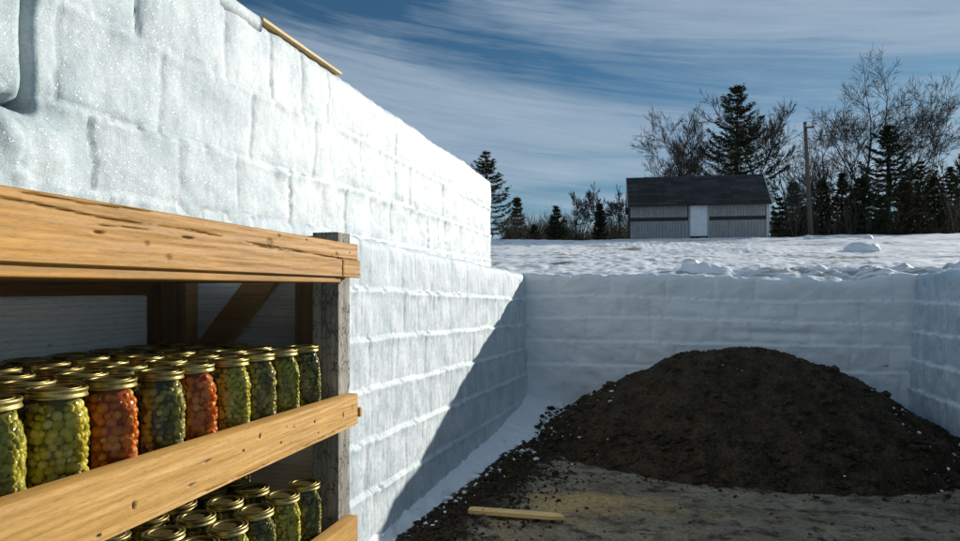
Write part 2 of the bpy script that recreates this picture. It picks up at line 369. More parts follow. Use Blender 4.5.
tag(right, 'bluish shaded ice block wall at the right edge, beside the soil mound', 'ice wall')

# plank and ice cap on top of the tall wall
mb = MB(); mb.box(-1.93, -1.690, 2.655, 3.45, EYE+1.212, EYE+1.228)
pl = mb.build('plank', wood_mat('plank_pine', (.55,.36,.15), (.70,.50,.24), (.05,.03,.01)), None, False, .003); tag(pl, 'long thin yellow plank lying along the top of the tall ice wall', 'plank')
ny = 60; nz = 18; yy = np.linspace(1.2, 2.655, ny); prof = [(-1.98, -.06), (-1.98, .014), (-1.9, .016), (-1.75, .017), (-1.706, .016), (-1.700, .012), (-1.699, .0), (-1.698, -.05), (-1.75, -.06)]
V = []; 
for j, y_ in enumerate(yy):
    for k, (x_, z_) in enumerate(prof): V.append((x_+.012*pn(y_*5, k*.9), y_, EYE+1.212+z_+.006*pn(y_*8, k*1.3)))
F = gridfaces(ny, len(prof)).tolist() + [(j*len(prof), (j+1)*len(prof), (j+1)*len(prof)+len(prof)-1, j*len(prof)+len(prof)-1)[::-1] for j in range(ny-1)] + [list(range(len(prof)))[::-1], [(ny-1)*len(prof)+k for k in range(len(prof))]]
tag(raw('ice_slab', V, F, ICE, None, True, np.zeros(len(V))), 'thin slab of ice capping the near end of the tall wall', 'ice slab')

# ------------------------------------------------------------------ snow field sheet
def grow(a, b, s, g, mx=8):
    out = [a]; d = s
    while (out[-1] < b) if b > a else (out[-1] > b):
        out.append(out[-1] + (d if b > a else -d)); d = min(d*g, mx)
    return out
XL = sorted(set(grow(-1.45, -320, .05, 1.035, 12)[1:] + list(np.arange(-1.45, 3.6, .035)) + grow(3.6, 360, .05, 1.03, 12)))
YL = sorted(set([2.98, 3.02] + [y_ for y_ in grow(7.93, -13, .25, 1.05, 1)[1:] if abs(y_-3) > .06] + grow(7.93, 420, .035, 1.018, 12)))
XG, YG = np.meshgrid(np.array(XL), np.array(YL), indexing='ij'); ZG = Hf(XG, YG)
FF = -XG*SN + YG*CS
ZG = ZG - .012*np.maximum(FF-60, 0)*0
mk = .9*sst(.42, .62, fbm(XG*2.2, YG*.9+4, 9, 4))*np.exp(-((YG-10.3)/1.3)**2)*sst(1.2, -.4, XG)
mk = np.maximum(mk, .9*sst(.62, .78, fbm(XG*.8, YG*.28, 5, 5))*sst(11, 13, FF))
mk = np.maximum(mk, .85*sst(.55, .70, fbm(XG*4.5, YG*1.6, 8, 4))*sst(8.6, 9.6, YG)*sst(30, 16, YG)*sst(.8, -.6, XG))
nx, nyy = XG.shape
F = gridfaces(nx, nyy)
cx = (XG[:-1, :-1]+XG[1:, 1:]).ravel()/2; cy = (YG[:-1, :-1]+YG[1:, 1:]).ravel()/2
lx = -1.80
hole = ((cx > -1.80) & (cx < 2.79) & (cy < 7.9) & (cy > 2.98)) | ((cx > -1.80) & (cx < .35) & (cy <= 2.98))  # near floor right of the shelf stays snow: unseen, added to reflect sunlight
F = F[~hole].tolist()
V = np.stack([XG, YG, ZG], -1).reshape(-1, 3)
field = raw('snow_field', V, F, SNOW, None, True, mk.ravel()); field['kind'] = 'structure'
g = MB(); g.box(-600, 600, -600, 7.5, -.30, -.12); go = g.build('ground', soil_mat('far_soil', (.05,.04,.03), (.10,.085,.06))); go['kind'] = 'structure'

# snow lumps on the field
def lump(name, x, F_, r, h, seed, label, mat_=SNOW2, sink=.25, dy=1.0):
    c = at(x, F_, 0); c.z = float(Hf(c.x, c.y)); bm = bmesh.new(); bmesh.ops.create_icosphere(bm, subdivisions=4, radius=1)
    A = np.array([v.co[:] for v in bm.verts]); n = 1+.18*fbm(A[:,0]*1.5+seed, A[:,1]*1.5, A[:,2]*1.5, 3)
    for v, k in zip(bm.verts, n): v.co = Vector((v.co.x*r*k, v.co.y*r*dy*k, v.co.z*h*k))
    me = bpy.data.meshes.new(name); bm.to_mesh(me); bm.free(); o = link(name, me, mat_, None, True); o.location = c + Vector((0, 0, h*(1-2*sink)*.9)); tag(o, label, 'snow lump', 'snow lumps on the field'); return o
lump('snow_lump', 868, 27, .17, .15, 1, 'round snow lump on the field crest below the twin tall bare trees')
lump('snow_lump', 808, 29, .17, .13, 5, 'round snow lump on the field crest at the foot of the utility pole')
lump('snow_lump', 862, 17, .42, .22, 9, 'broad peaked heap of snow lying on the field in front of the crest', sink=.42, dy=.8)
lump('snow_lump', 690, 8.35, .11, .09, 12, 'knobby snow lump on the edge of the end wall, below the shed', sink=.35)

# ------------------------------------------------------------------ pit floor, mound, banks
def mound_h(X, Y):
    X0, Y0, Hm = .93, 7.0, .95
    w_ = np.where(X < X0, 2.12, 2.02)
    dx = (X-X0)/w_; dy = (Y-Y0)/np.where(Y < Y0, 1.62, 1.9); r = np.sqrt(dx*dx+dy*dy)+1e-6
    p = 1.30 + .48*dx*dx/(r*r); 
    z = Hm*(1-r**p)
    return z + (.050*fbm(X*1.9, Y*1.9, 3, 4) + .020*np.abs(fbm(X*7, Y*5, 9, 3)))*sst(1.15, .7, r) - .025
def floor_h(X, Y):
    n = .016*fbm(X*1.8, Y*2.2, 5, 4) + .007*fbm(X*13, Y*13, 3, 4, .6)
    verge = np.exp(-((X+1.22-.03*(Y-4)+.05*pn(Y*2, 3))/.17)**2)*sst(2.5, 3.5, Y)*sst(7.2, 6.4, Y)
    n += verge*(.045+.05*fbm(X*9, Y*9, 8, 3))
    rg = sst(1.3, 1.9, X+.15*pn(Y*3, 1))*sst(5.2, 5.0, Y)*.0
    return n + rg
xs = np.arange(-2.1, 3.2, .022); ys = np.concatenate([np.arange(-7, 3.2, .12), np.arange(3.2, 8.3, .02)])
XG, YG = np.meshgrid(xs, ys, indexing='ij'); ZG = floor_h(XG, YG)
# sawdust-strewn patch: where (photo) the floor is yellow
q = np.exp(-(((XG+.42)/.62)**2 + ((YG-4.80-.10*(XG+.4))/.30)**2)) + .45*np.exp(-(((XG+.9)/.5)**2 + ((YG-4.15)/.35)**2))
smk = np.clip(sst(.10, 1.0, q + .38*fbm(XG*4, YG*6, 2, 5, .65)), 0, 1)*.8
smk = smk*(1-np.exp(-((XG+1.15)/.2)**2)) - 1.0*np.exp(-((XG+1.20+.10*sst(5.2, 4.0, YG)-.05*(YG-4)+.10*fbm(XG*5, YG*5, 1, 3))/.24)**4)*sst(2.5, 3.5, YG)
V = np.stack([XG, YG, ZG], -1).reshape(-1, 3)
fl = raw('pit_floor', V, gridfaces(len(xs), len(ys)), FLOOR, None, True, smk.ravel()); fl['kind'] = 'structure'
xs = np.arange(-1.5, 3.0, .016); ys = np.arange(5.0, 8.1, .016)
XG, YG = np.meshgrid(xs, ys, indexing='ij'); ZG = mound_h(XG, YG)
ZG = ZG + .026*fbm(XG*10, YG*10, ZG*10, 5, .68) + .012*sst(.35, .8, pn(XG*22, YG*22, 5))
F = gridfaces(len(xs), len(ys)); keep = (ZG.ravel()[F] > -.06).any(1); F = F[keep]
V = np.stack([XG, YG, ZG], -1).reshape(-1, 3)
mound = raw('soil_mound', V, F, SOIL, None, True); tag(mound, 'big rounded mound of dark brown soil heaped against the end wall', 'soil mound')

def bank_h(X, Y):
    wx = LO.x + (Y-LO.y)*LD.x/LD.y        # left wall line
    dl = X - wx - .05
    w_ = np.interp(Y, [3, 4.6, 5.5, 6.3, 7.2, 7.9], [.09, .11, .20, .38, .72, 1.3]) + .08*fbm(Y*3.5, X*2, 4, 4, .6)
    h_ = np.interp(Y, [3, 4.6, 6.3, 7.2, 7.9], [.10, .11, .15, .22, .31])
    z = h_*(1-np.clip(dl/w_, -1, 1.6))
    return z + .016*fbm(X*7, Y*7, 1, 5, .6) + .02*sst(.1, .5, dl/w_)*fbm(X*13, Y*13, 3, 3) - .015
xs = np.arange(-1.72, .1, .014); ys = np.concatenate([np.arange(1.9, 3.6, .04), np.arange(3.6, 7.97, .016)])
XG, YG = np.meshgrid(xs, ys, indexing='ij'); ZG = bank_h(XG, YG)
F = gridfaces(len(xs), len(ys)); lim = np.maximum(floor_h(XG, YG), mound_h(XG, YG))-.05
F = F[((ZG-lim).ravel()[F] > 0).any(1)]
bank = raw('snow_bank', np.stack([XG, YG, ZG], -1).reshape(-1, 3), F, SNOW2, None, True, np.zeros(XG.size)); bank['kind'] = 'structure'; 

# loose clods, pebbles, snow crumbs: uncountable
def scatter(name, pts, sizes, mat_, seed, flat=.7):
    r = np.random.RandomState(seed); bases = []
    for s in range(6):
        bm = bmesh.new(); bmesh.ops.create_icosphere(bm, subdivisions=1, radius=1)
        A = np.array([v.co[:] for v in bm.verts]); A *= (1+r.uniform(-.38, .32, (len(A), 1))); bases.append((A, [[v.index for v in f.verts] for f in bm.faces])); bm.free()
    VV = []; FFs = []; n = 0
    for (x_, y_, z_), s in zip(pts, sizes):
        A, Fc = bases[r.randint(6)]; a = r.uniform(0, 6.28); c_, s_ = math.cos(a), math.sin(a)
        B = A*np.array([s*r.uniform(.8, 1.3), s*r.uniform(.7, 1.1), s*flat*r.uniform(.7, 1.2)])
        B = np.stack([B[:,0]*c_-B[:,1]*s_, B[:,0]*s_+B[:,1]*c_, B[:,2]], 1) + np.array([x_, y_, z_+s*flat*.4])
        VV.append(B); FFs += [[i+n for i in f] for f in Fc]; n += len(B)
    o = raw(name, np.concatenate(VV), FFs, mat_); o['kind'] = 'stuff'; return o
r = np.random.RandomState(4)
def surf(X, Y): return np.maximum(np.maximum(floor_h(X, Y), mound_h(X, Y)), np.where(X < .1, bank_h(X, Y), -1))
N = 12000
x_ = r.uniform(-1.2, 2.68, N*3); y_ = r.uniform(5.2, 7.8, N*3); mh = mound_h(x_, y_); ok = mh > .0
x_, y_ = x_[ok][:N], y_[ok][:N]; sz = .0048*np.exp(r.normal(size=len(x_))*.6)
sz = np.minimum(sz*np.where(mound_h(x_, y_) < .30, 1.7, 1)*np.where(r.uniform(size=len(x_)) < .02, 4.0, 1), .055)
scatter('soil_clods', np.stack([x_, y_, surf(x_, y_)], 1), sz, CLOD, 1)
N = 11000                                             # coarse verge of clods between snow and floor
y_ = r.uniform(3.2, 7.0, N); x_ = -1.225 - .10*sst(5.2, 4.0, y_) + .045*(y_-4) + np.maximum(r.normal(size=N), -1.1)*.12 + .16*sst(5.2, 6.6, y_)
x_ += np.where(r.uniform(size=N) < .15, r.uniform(0, .5, N), 0)
sz = np.minimum(.0066*np.exp(r.normal(size=N)*.55), .028)
scatter('soil_crumbs', np.stack([x_, y_, surf(x_, y_)], 1), sz, CLOD, 2, .8)
N = 700                                              # clods thrown on the floor
x_ = r.uniform(-1.1, 2.6, N); y_ = np.where(r.uniform(size=N) < .5, 5.35+.25*(x_+.5)/3+r.normal(size=N)*.12, r.uniform(3.6, 5.6, N)); sz = np.minimum(.006*np.exp(r.normal(size=N)*.6), .03)
scatter('soil_crumbs', np.stack([x_, y_, surf(x_, y_)], 1), sz, CLOD, 3)
N = 420                                              # snow crumbs at the foot of the bank and on the mound edge
y_ = r.uniform(3.6, 7.2, N); x_ = -1.33 - .08*sst(5.2, 4.0, y_) + .05*(y_-4) + .25*sst(5.5, 7, y_) + r.normal(size=N)*.07
sz = np.minimum(.008*np.exp(r.normal(size=N)*.6), .04)
scatter('snow_crumbs', np.stack([x_, y_, surf(x_, y_)], 1), sz, SNOW2, 5, .7)
x_ = np.concatenate([r.uniform(-1.1, -.3, 60), r.uniform(2.1, 2.65, 40), r.uniform(-.6, 2.4, 14)]); y_ = np.concatenate([r.uniform(5.8, 7.5, 60), r.uniform(5.7, 6.8, 40), r.uniform(5.5, 6.9, 14)])
sz = np.minimum(.010*np.exp(r.normal(size=114)*.5), .035)
scatter('snow_crumbs', np.stack([x_, y_, surf(x_, y_)], 1), sz, SNOW2, 6, .5)
m, t, p = mat('pebble'); p.inputs['Base Color'].default_value = (.30,.27,.22,1); p.inputs['Roughness'].default_value = .8; PEB = m
N = 520; x_ = r.uniform(-1, 2.6, N); y_ = r.uniform(4.0, 7.0, N); sz = .0042*np.exp(r.normal(size=N)*.4)
scatter('pebbles', np.stack([x_, y_, surf(x_, y_)], 1), sz, PEB, 7)

# board on the floor
a = at(469, 4.50, .035); b = at(564, 4.36, .035); L_ = (b-a).length; n = 24
V = []; 
for i in range(n+1):
    s = i/n; h = .022 if s < .97 else .015; w_ = .042*min(1, .75+s*6, .30+(1-s)*6); c_ = a.lerp(b, s); d_ = (b-a).normalized(); nr = Vector((-d_.y, d_.x, 0))
    for (k, q_) in ((-1, 0), (1, 0), (1, 1), (-1, 1)): V.append(c_ + nr*k*w_ + Vector((0, 0, -.010 + q_*h*1.1)))
F = [(i*4+k, i*4+(k+1) % 4, i*4+4+(k+1) % 4, i*4+4+k) for i in range(n) for k in range(4)] + [(3,2,1,0), (n*4, n*4+1, n*4+2, n*4+3)]
bd = raw('wooden_board', V, F, wood_mat('raw_board', (.66,.42,.14), (.84,.60,.26), (.1,.06,.02), 'x')); tag(bd, 'short split yellow board lying on the dirt floor near the bottom', 'board')

# ------------------------------------------------------------------ shelf
shelf = empty('storage_shelf', (-1.1, .8, 0)); tag(shelf, 'rough timber shelf with yellow pine front boards, packed with glass jars', 'shelf')
def board(name, y0, y1, zt0, zt1, zb0, zb1, x, th, mat_, cracks=(), knots=(), nails=(), du=.004, dvv=.002, wob=.0, seed=0):
    """long board along Y, front face at x toward +X; top/bottom heights given at both ends. cracks: [(pts(y,v), width, depth)] with v 0..1 up"""
    nu = int((y1-y0)/du)+1; Hh = zt0-zb0; nv = int(max(Hh, zt1-zb1)/dvv)+1
    u = np.linspace(y0, y1, nu)[:, None]+np.zeros((1, nv)); v = np.zeros((nu, 1))+np.linspace(0, 1, nv)[None, :]
    s = (u-y0)/(y1-y0); zt = zt0+(zt1-zt0)*s + wob*fbm(u*3, seed, 0, 3); zb = zb0+(zb1-zb0)*s + wob*fbm(u*3, seed+5, 0, 3); z = zb+(zt-zb)*v
    d = .0012*fbm(u*4, z*60, seed, 3); mkk = np.zeros_like(u)
    Hp = (zt-zb)
    for pts, w_, dp in cracks:
        py = [q[0] for q in pts]; pv = [q[1] for q in pts]
        cv = np.interp(u, py, pv) + .012*pn(u*22, seed+3.3) + .008*pn(u*70, seed)
        on = sst(py[0]-.01, py[0]+.03, u)*sst(py[-1]+.01, py[-1]-.03, u)*np.clip(.5+1.2*pn(u*9, seed+8.8)+.35, .15, 1)
        k = np.exp(-(((v-cv)*Hp)/(w_*.62*(.4+on)))**2)*on; d -= dp*.5*k; mkk = np.maximum(mkk, k)
    for (ky, kv, kr) in knots:
        rr_ = np.sqrt((u-ky)**2+(((v-kv)*Hp)*1.15)**2)/kr; ang = np.arctan2((v-kv)*Hp, u-ky)
        k = sst(1.05, .6, rr_+.12*pn(ang*2, seed)); ring = .6+.4*np.sin(rr_*16+pn(u*60, v*9)*2)
        mkk = np.maximum(mkk, k*(.25+.35*ring)); halo = np.exp(-((rr_-1.25)/.3)**2)*.25*(.5+.5*np.sin(rr_*12)); mkk = np.maximum(mkk, halo)
        mkk = np.maximum(mkk, np.exp(-((rr_-.8)/.1)**2)*np.clip(.3+pn(ang*1.5, ky*9), 0, 1)); d -= .002*k
    for (ky, kv, a_, b_) in nails:
        k = np.exp(-(((u-ky)/a_)**2+(((v-kv)*Hp)/b_)**2)**2); mkk = np.maximum(mkk, k); d -= .004*k
    P = np.stack([x+d, u, z], -1)
    P[:, -1, 0] -= .003; P[:, 0, 0] -= .003; P[0, :, 0] -= .002; P[-1, :, 0] -= .002
    tb = P[:, -1, :].copy(); tb[:, 0] = x-th; tb[:, 2] += .001; bb = P[:, 0, :].copy(); bb[:, 0] = x-th
    P = np.concatenate([P, tb[:, None], bb[:, None], P[:, :1]], 1); mkk = np.concatenate([mkk, np.zeros((nu, 3))], 1)
    nvt = P.shape[1]; F = gridfaces(nu, nvt).tolist(); F.append(list(range(nvt-1))[::-1]); F.append([(nu-1)*nvt+i for i in range(nvt-1)])
    V = P.reshape(-1, 3); V = V - np.array(shelf.location)
    o = raw(name, V, F, mat_, shelf, False, mkk.ravel())
    me = o.data; flags = [True]*len(me.polygons)
    for i_ in (-1, -2): flags[i_] = False
    me.polygons.foreach_set('use_smooth', flags)
    me.set_sharp_from_angle(angle=R(35))
    return o
E = EYE
b1 = board('top_beam', -.25, 1.757, E+.141, E+.125, E+.037, E+.030, -.81, .038, W_ORANGE,
    cracks=[(((-.3,.86),(.69,.83),(.85,.75),(1.05,.74),(1.25,.64),(1.5,.57),(1.757,.50)), .0016, .006), (((1.25,.60),(1.5,.56),(1.76,.50)), .0012, .006), (((.80,.62),(.92,.66),(1.0,.63)), .001, .003), (((.69,.95),(.8,.93),(.95,.97)), .0015, .004)],
    knots=[(1.298,.70,.013), (1.335,.88,.007), (.93,.42,.005), (1.62,.62,.008), (.98,.2,.007)],
    nails=[(1.03,.60,.016,.0022), (.83,.52,.010,.002), (1.63,.52,.003,.004), (1.71,.3,.002,.002), (1.66,.2,.002,.002), (1.70,.72,.002,.002), (1.46,.9,.003,.002)], seed=2)
b2 = board('top_trim', 1.655, 1.764, E+.079, E+.078, E+.030, E+.0285, -.8065, .003, W_ORANGE, seed=4)
b3 = board('shelf_rail', -.25, 1.757, E-.262, E-.304, E-.388, E-.392, -.81, .034, W_RAIL,
    cracks=[(((1.05,.07),(1.3,.06),(1.5,.09),(1.757,.15)), .0010, .006)],
    knots=[(1.40,.66,.004)], nails=[(.90,.35,.0035,.007), (1.085,.62,.010,.0025), (1.26,.74,.0025,.006), (1.20,.55,.003,.003), (1.345,.40,.0022,.003), (1.37,.72,.002,.003), (1.50,.6,.002,.004), (1.52,.25,.002,.002), (.83,.12,.004,.003), (1.04,.30,.010,.002), (1.715,.60,.002,.016), (1.66,.48,.0015,.010)], seed=11)
b4 = board('rail_strip', 1.05, 1.772, E-.350, E-.350, E-.395, E-.398, -.8065, .0032, W_RAIL, seed=13) if False else None
mb = MB(); mb.box(.285, .291, -1.0, .985-.01, E-.349, E-.330) if False else None
b5 = board('shelf_rail', -.25, 1.757, E-.640, E-.655, E-.74, E-.755, -.81, .034, W_RAIL, nails=[(1.60,.5,.003,.003)], cracks=[(((.6,.3),(1.0,.35),(1.4,.3)), .001, .004)], seed=15)
b6 = board('shelf_rail', -.25, 1.757, E-1.01, E-1.02, E-1.12, E-1.13, -.81, .034, W_RAIL, seed=16)
def sbox(name, x0, x1, y0, y1, z0, z1, m_, bev=.003):
    q = MB(); o_ = shelf.location; q.box(x0-o_.x, x1-o_.x, y0-o_.y, y1-o_.y, z0, z1); return q.build(name, m_, shelf, False, bev)
sbox('rail_block', -.848, -.804, 1.7575, 1.773, E-.372, E-.345, W_RAIL)
for zz_ in (E-.366, E-.732, E-1.10):
    for i, (x0, x1) in enumerate(((-.846, -.98), (-.984, -1.14), (-1.144, -1.34))):
        sbox('shelf_plank', x1, x0, -.25, 1.705, zz_, zz_+.021, W_BROWNY)
for i, (x0, x1) in enumerate(((-.822, -.99), (-.994, -1.17), (-1.174, -1.36))):
    sbox('roof_plank', x1, x0, -.25, 1.70 if i else 1.672, E+.0145, E+.0365-.004*i, W_ORANGE if i == 0 else W_BROWNY)
# posts
def post(name, x0, x1, y0, y1, z1, m_, seed):
    nz_ = 260; z = np.linspace(0, z1, nz_); V = []; mk_ = []
    ring = [(x0,y0),(x1,y0)] + [(x1, y0+(y1-y0)*k/9) for k in range(1, 10)] + [(x0, y1)]
    for zz_ in z:
        for k, (a_, b_) in enumerate(ring):
            c = 0
            if a_ == x1 and 0 < k < 11:
                c = float(sst(.55, .80, abs(fbm(b_*60, zz_*7, seed, 3))*1.0)); 
            V.append((a_-.004*c-shelf.location.x+.001*float(pn(zz_*20, k)), b_-shelf.location.y, zz_)); mk_.append(c)
    nr = len(ring); F = [(i*nr+k, i*nr+(k+1) % nr, (i+1)*nr+(k+1) % nr, (i+1)*nr+k) for i in range(nz_-1) for k in range(nr)] + [tuple((nz_-1)*nr+k for k in range(nr)), tuple(range(nr))[::-1]]
    return raw(name, V, F, m_, shelf, False, mk_)
post('front_post', -.928, -.848, 1.708, 1.780, E+.158, W_GREYZ, 3)
post('front_post', -.918, -.848, -.30, -.25, E+.158, W_GREYZ, 5)
sbox('post_board', -.990, -.931, 1.716, 1.770, E-.34, E+.150, W_BROWNZ)
sbox('post_cap', -.985, -.80, 1.7, 1.711, E+.128, E+.150, W_BROWNX) if False else None
sbox('back_post', -1.44, -1.37, 1.55, 1.72, 0, E+.15, W_BROWNZ)
sbox('back_post', -1.44, -1.37, 1.735, 1.79, 0, E+.15, W_BROWNX)
sbox('back_post', -1.44, -1.37, -.30, -.22, 0, E+.15, W_BROWNZ)
sbox('back_rail', -1.368, -1.352, -.25, 1.56, E-.02, E+.036, W_BROWNY)
# pale back panel with stains
board('back_panel', -.25, 1.56, E-.021, E-.021, E-.345, E-.345, -1.358, .012, W_PALE, knots=[(1.02,.62,.006),(1.25,.65,.005)], nails=[(1.06,.50,.003,.003),(1.27,.45,.003,.003),(1.40,.5,.002,.002),(1.14,.9,.002,.004),(1.46,.52,.003,.004),(1.44,.38,.002,.005),(1.39,.28,.003,.006)], seed=21, du=.008, dvv=.006)
for zz_ in (E-.366, E-.732, E-1.10):
    sbox('crosspiece', -1.368, -.922, 1.706, 1.735, zz_-.085, zz_+.02, W_BROWNX)
    sbox('crosspiece', -1.368, -.85, -.248, -.22, zz_-.085, zz_-.001, W_BROWNX)
W_GREYX = wood_mat('grey_plywood', (.50,.49,.46), (.68,.67,.63), (.03,.02,.01), 'x', 0, .8)
sbox('end_panel', -1.46, -.90, 1.793, 1.806, E-.345, E+.155, W_GREYX)
sbox('end_panel', -1.46, -.94, 1.795, 1.807, E-.71, E-.40, W_GREYX)
# diagonal brace in the end frame
q = MB(); M = Matrix.Translation(Vector((-1.11, 1.752, E+.03))-shelf.location) @ Matrix.Rotation(R(-49), 4, 'Y')
q.box(-.50, .12, -.014, .014, -.042, .042, M); q.build('brace', wood_mat('brace_wood', (.24,.14,.06), (.38,.24,.11), (.03,.02,.01), 'x'), shelf, False, .003)

# ------------------------------------------------------------------ jars
def glass():
    m, t, p = mat('clear_jar_glass'); t.nodes.remove(p); out = t.nodes['Material Output']
    tr = nd(t, 'ShaderNodeBsdfTransparent'); tr.inputs[0].default_value = (.97,.98,.95,1); gl = nd(t, 'ShaderNodeBsdfGlossy'); gl.inputs['Roughness'].default_value = .03; gl.inputs[0].default_value = (.6,.6,.56,1)
    fr = nd(t, 'ShaderNodeFresnel'); fr.inputs['IOR'].default_value = 1.42
    bb_ = nd(t, 'ShaderNodeBump'); bb_.inputs['Strength'].default_value = .25; bb_.inputs['Distance'].default_value = .004
    t.links.new(noise(t, coords(t), 45, 2, .5), bb_.inputs['Height']); t.links.new(bb_.outputs[0], gl.inputs['Normal']); t.links.new(bb_.outputs[0], fr.inputs['Normal'])
    mx = nd(t, 'ShaderNodeMixShader'); t.links.new(fr.outputs[0], mx.inputs[0]); t.links.new(tr.outputs[0], mx.inputs[1]); t.links.new(gl.outputs[0], mx.inputs[2]); t.links.new(mx.outputs[0], out.inputs[0])
    return m
GLASS = glass()
m, t, p = mat('brass_lid'); LID = m; v = coords(t)
n1 = noise(t, v, 60, 5, .65); oi = nd(t, 'ShaderNodeObjectInfo')
t.links.new(mix(t, 1, ramp(t, n1, [(.3, (.17,.13,.04)), (.6, (.46,.39,.16))]), ramp(t, oi.outputs['Random'], [(0, (.65,.60,.50)), (.5, (1,.95,.85)), (1, (1,1,1))]), 'MULTIPLY'), p.inputs['Base Color']); p.inputs['Metallic'].default_value = .9
t.links.new(ramp(t, noise(t, v, 25, 4), [(.3, .28), (.7, .6)]), p.inputs['Roughness']); bump(t, n1, .2, .001, p)
def fill_mat(name, stops, rough=.2):
    m, t, p = mat(name); g_ = nd(t, 'ShaderNodeNewGeometry')
    c = ramp(t, g_.outputs['Random Per Island'], stops); n_ = noise(t, coords(t), 110, 3, .6)
    cc = mix(t, .6, c, mix(t, 1, c, ramp(t, n_, [(.3, .55), (.65, 1.2)]), 'MULTIPLY')); t.links.new(cc, p.inputs['Base Color']); p.inputs['Roughness'].default_value = rough; p.inputs['Specular IOR Level'].default_value = .3
    tl = nd(t, 'ShaderNodeBsdfTranslucent'); t.links.new(cc, tl.inputs[0]); mx = nd(t, 'ShaderNodeMixShader'); mx.inputs[0].default_value = .25
    t.links.new(p.outputs[0], mx.inputs[1]); t.links.new(tl.outputs[0], mx.inputs[2]); t.links.new(mx.outputs[0], t.nodes['Material Output'].inputs[0])
    bump(t, n_, .3, .002, p)
    return m
JR, JH = .049, .192
def jprof(z):   # glass radius by height
    return float(np.interp(z, [0, .004, .012, .128, .142, .154, .163, .169, .178], [.040, .0455, .049, .049, .0475, .0435, .039, .037, .037]))
JZ = [0, .001, .004, .008, .014, .03, .055, .056, .09, .120, .128, .135, .142, .148, .154, .159, .163, .166, .169, .178]
q = MB(); q.lathe([(.0005, .004), (.038, .003), (.040, 0)] + [(jprof(z), z) for z in JZ[1:]], 40); 
JARG = raw('tmp', q.V, q.F, GLASS, None, True); G_ME = JARG.data; bpy.data.objects.remove(JARG)
q = MB(); q.lathe([(.0375, .173), (.0405, .1735), (.0425, .1745), (.0430, .176), (.0425, .1775), (.0412, .1785), (.0412, .183), (.0425, .1845), (.0428, .1865), (.0420, .1885), (.040, .1892), (.0375, .1880), (.035, .1862), (.020, .1858), (.0001, .1856)], 40)
LO_ = raw('tmp', q.V, q.F, LID, None, True); L_ME = LO_.data; bpy.data.objects.remove(LO_)
q = MB(); q.lathe([(.0325, .1868), (.0335, .1885), (.0325, .1895), (.030, .1892), (.0295, .1875)], 32)
L2_ = raw('tmp', q.V, q.F, LID, None, True); L2_ME = L2_.data; bpy.data.objects.remove(L2_)
KINDS = {
 'olives': (.0074, (1,1.12), [(0,(.44,.36,.025)),(.35,(.66,.54,.04)),(.75,(.80,.66,.09)),(1,(.88,.76,.22))], (.16,.14,.02)),
 'tomatoes': (.0088, (1,1.05), [(0,(.62,.12,.010)),(.5,(.84,.25,.02)),(1,(.90,.40,.07))], (.30,.06,.015)),
 'mixed': (.0076, (1,1.5), [(0,(.17,.14,.03)),(.45,(.32,.27,.055)),(.62,(.62,.53,.09)),(1,(.42,.37,.11))], (.07,.07,.03)),
 'peppers': (.0062, (1,1.9), [(0,(.36,.30,.02)),(.5,(.62,.52,.05)),(1,(.80,.68,.12))], (.16,.14,.02)),
 'dark': (.0058, (1,1.7), [(0,(.12,.11,.02)),(.6,(.24,.22,.05)),(.85,(.55,.48,.09)),(1,(.32,.27,.07))], (.04,.042,.012)),
 'beans': (.0056, (1,2.2), [(0,(.26,.23,.02)),(.6,(.50,.44,.05)),(1,(.70,.60,.11))], (.11,.10,.016)),
}
FILL = {}
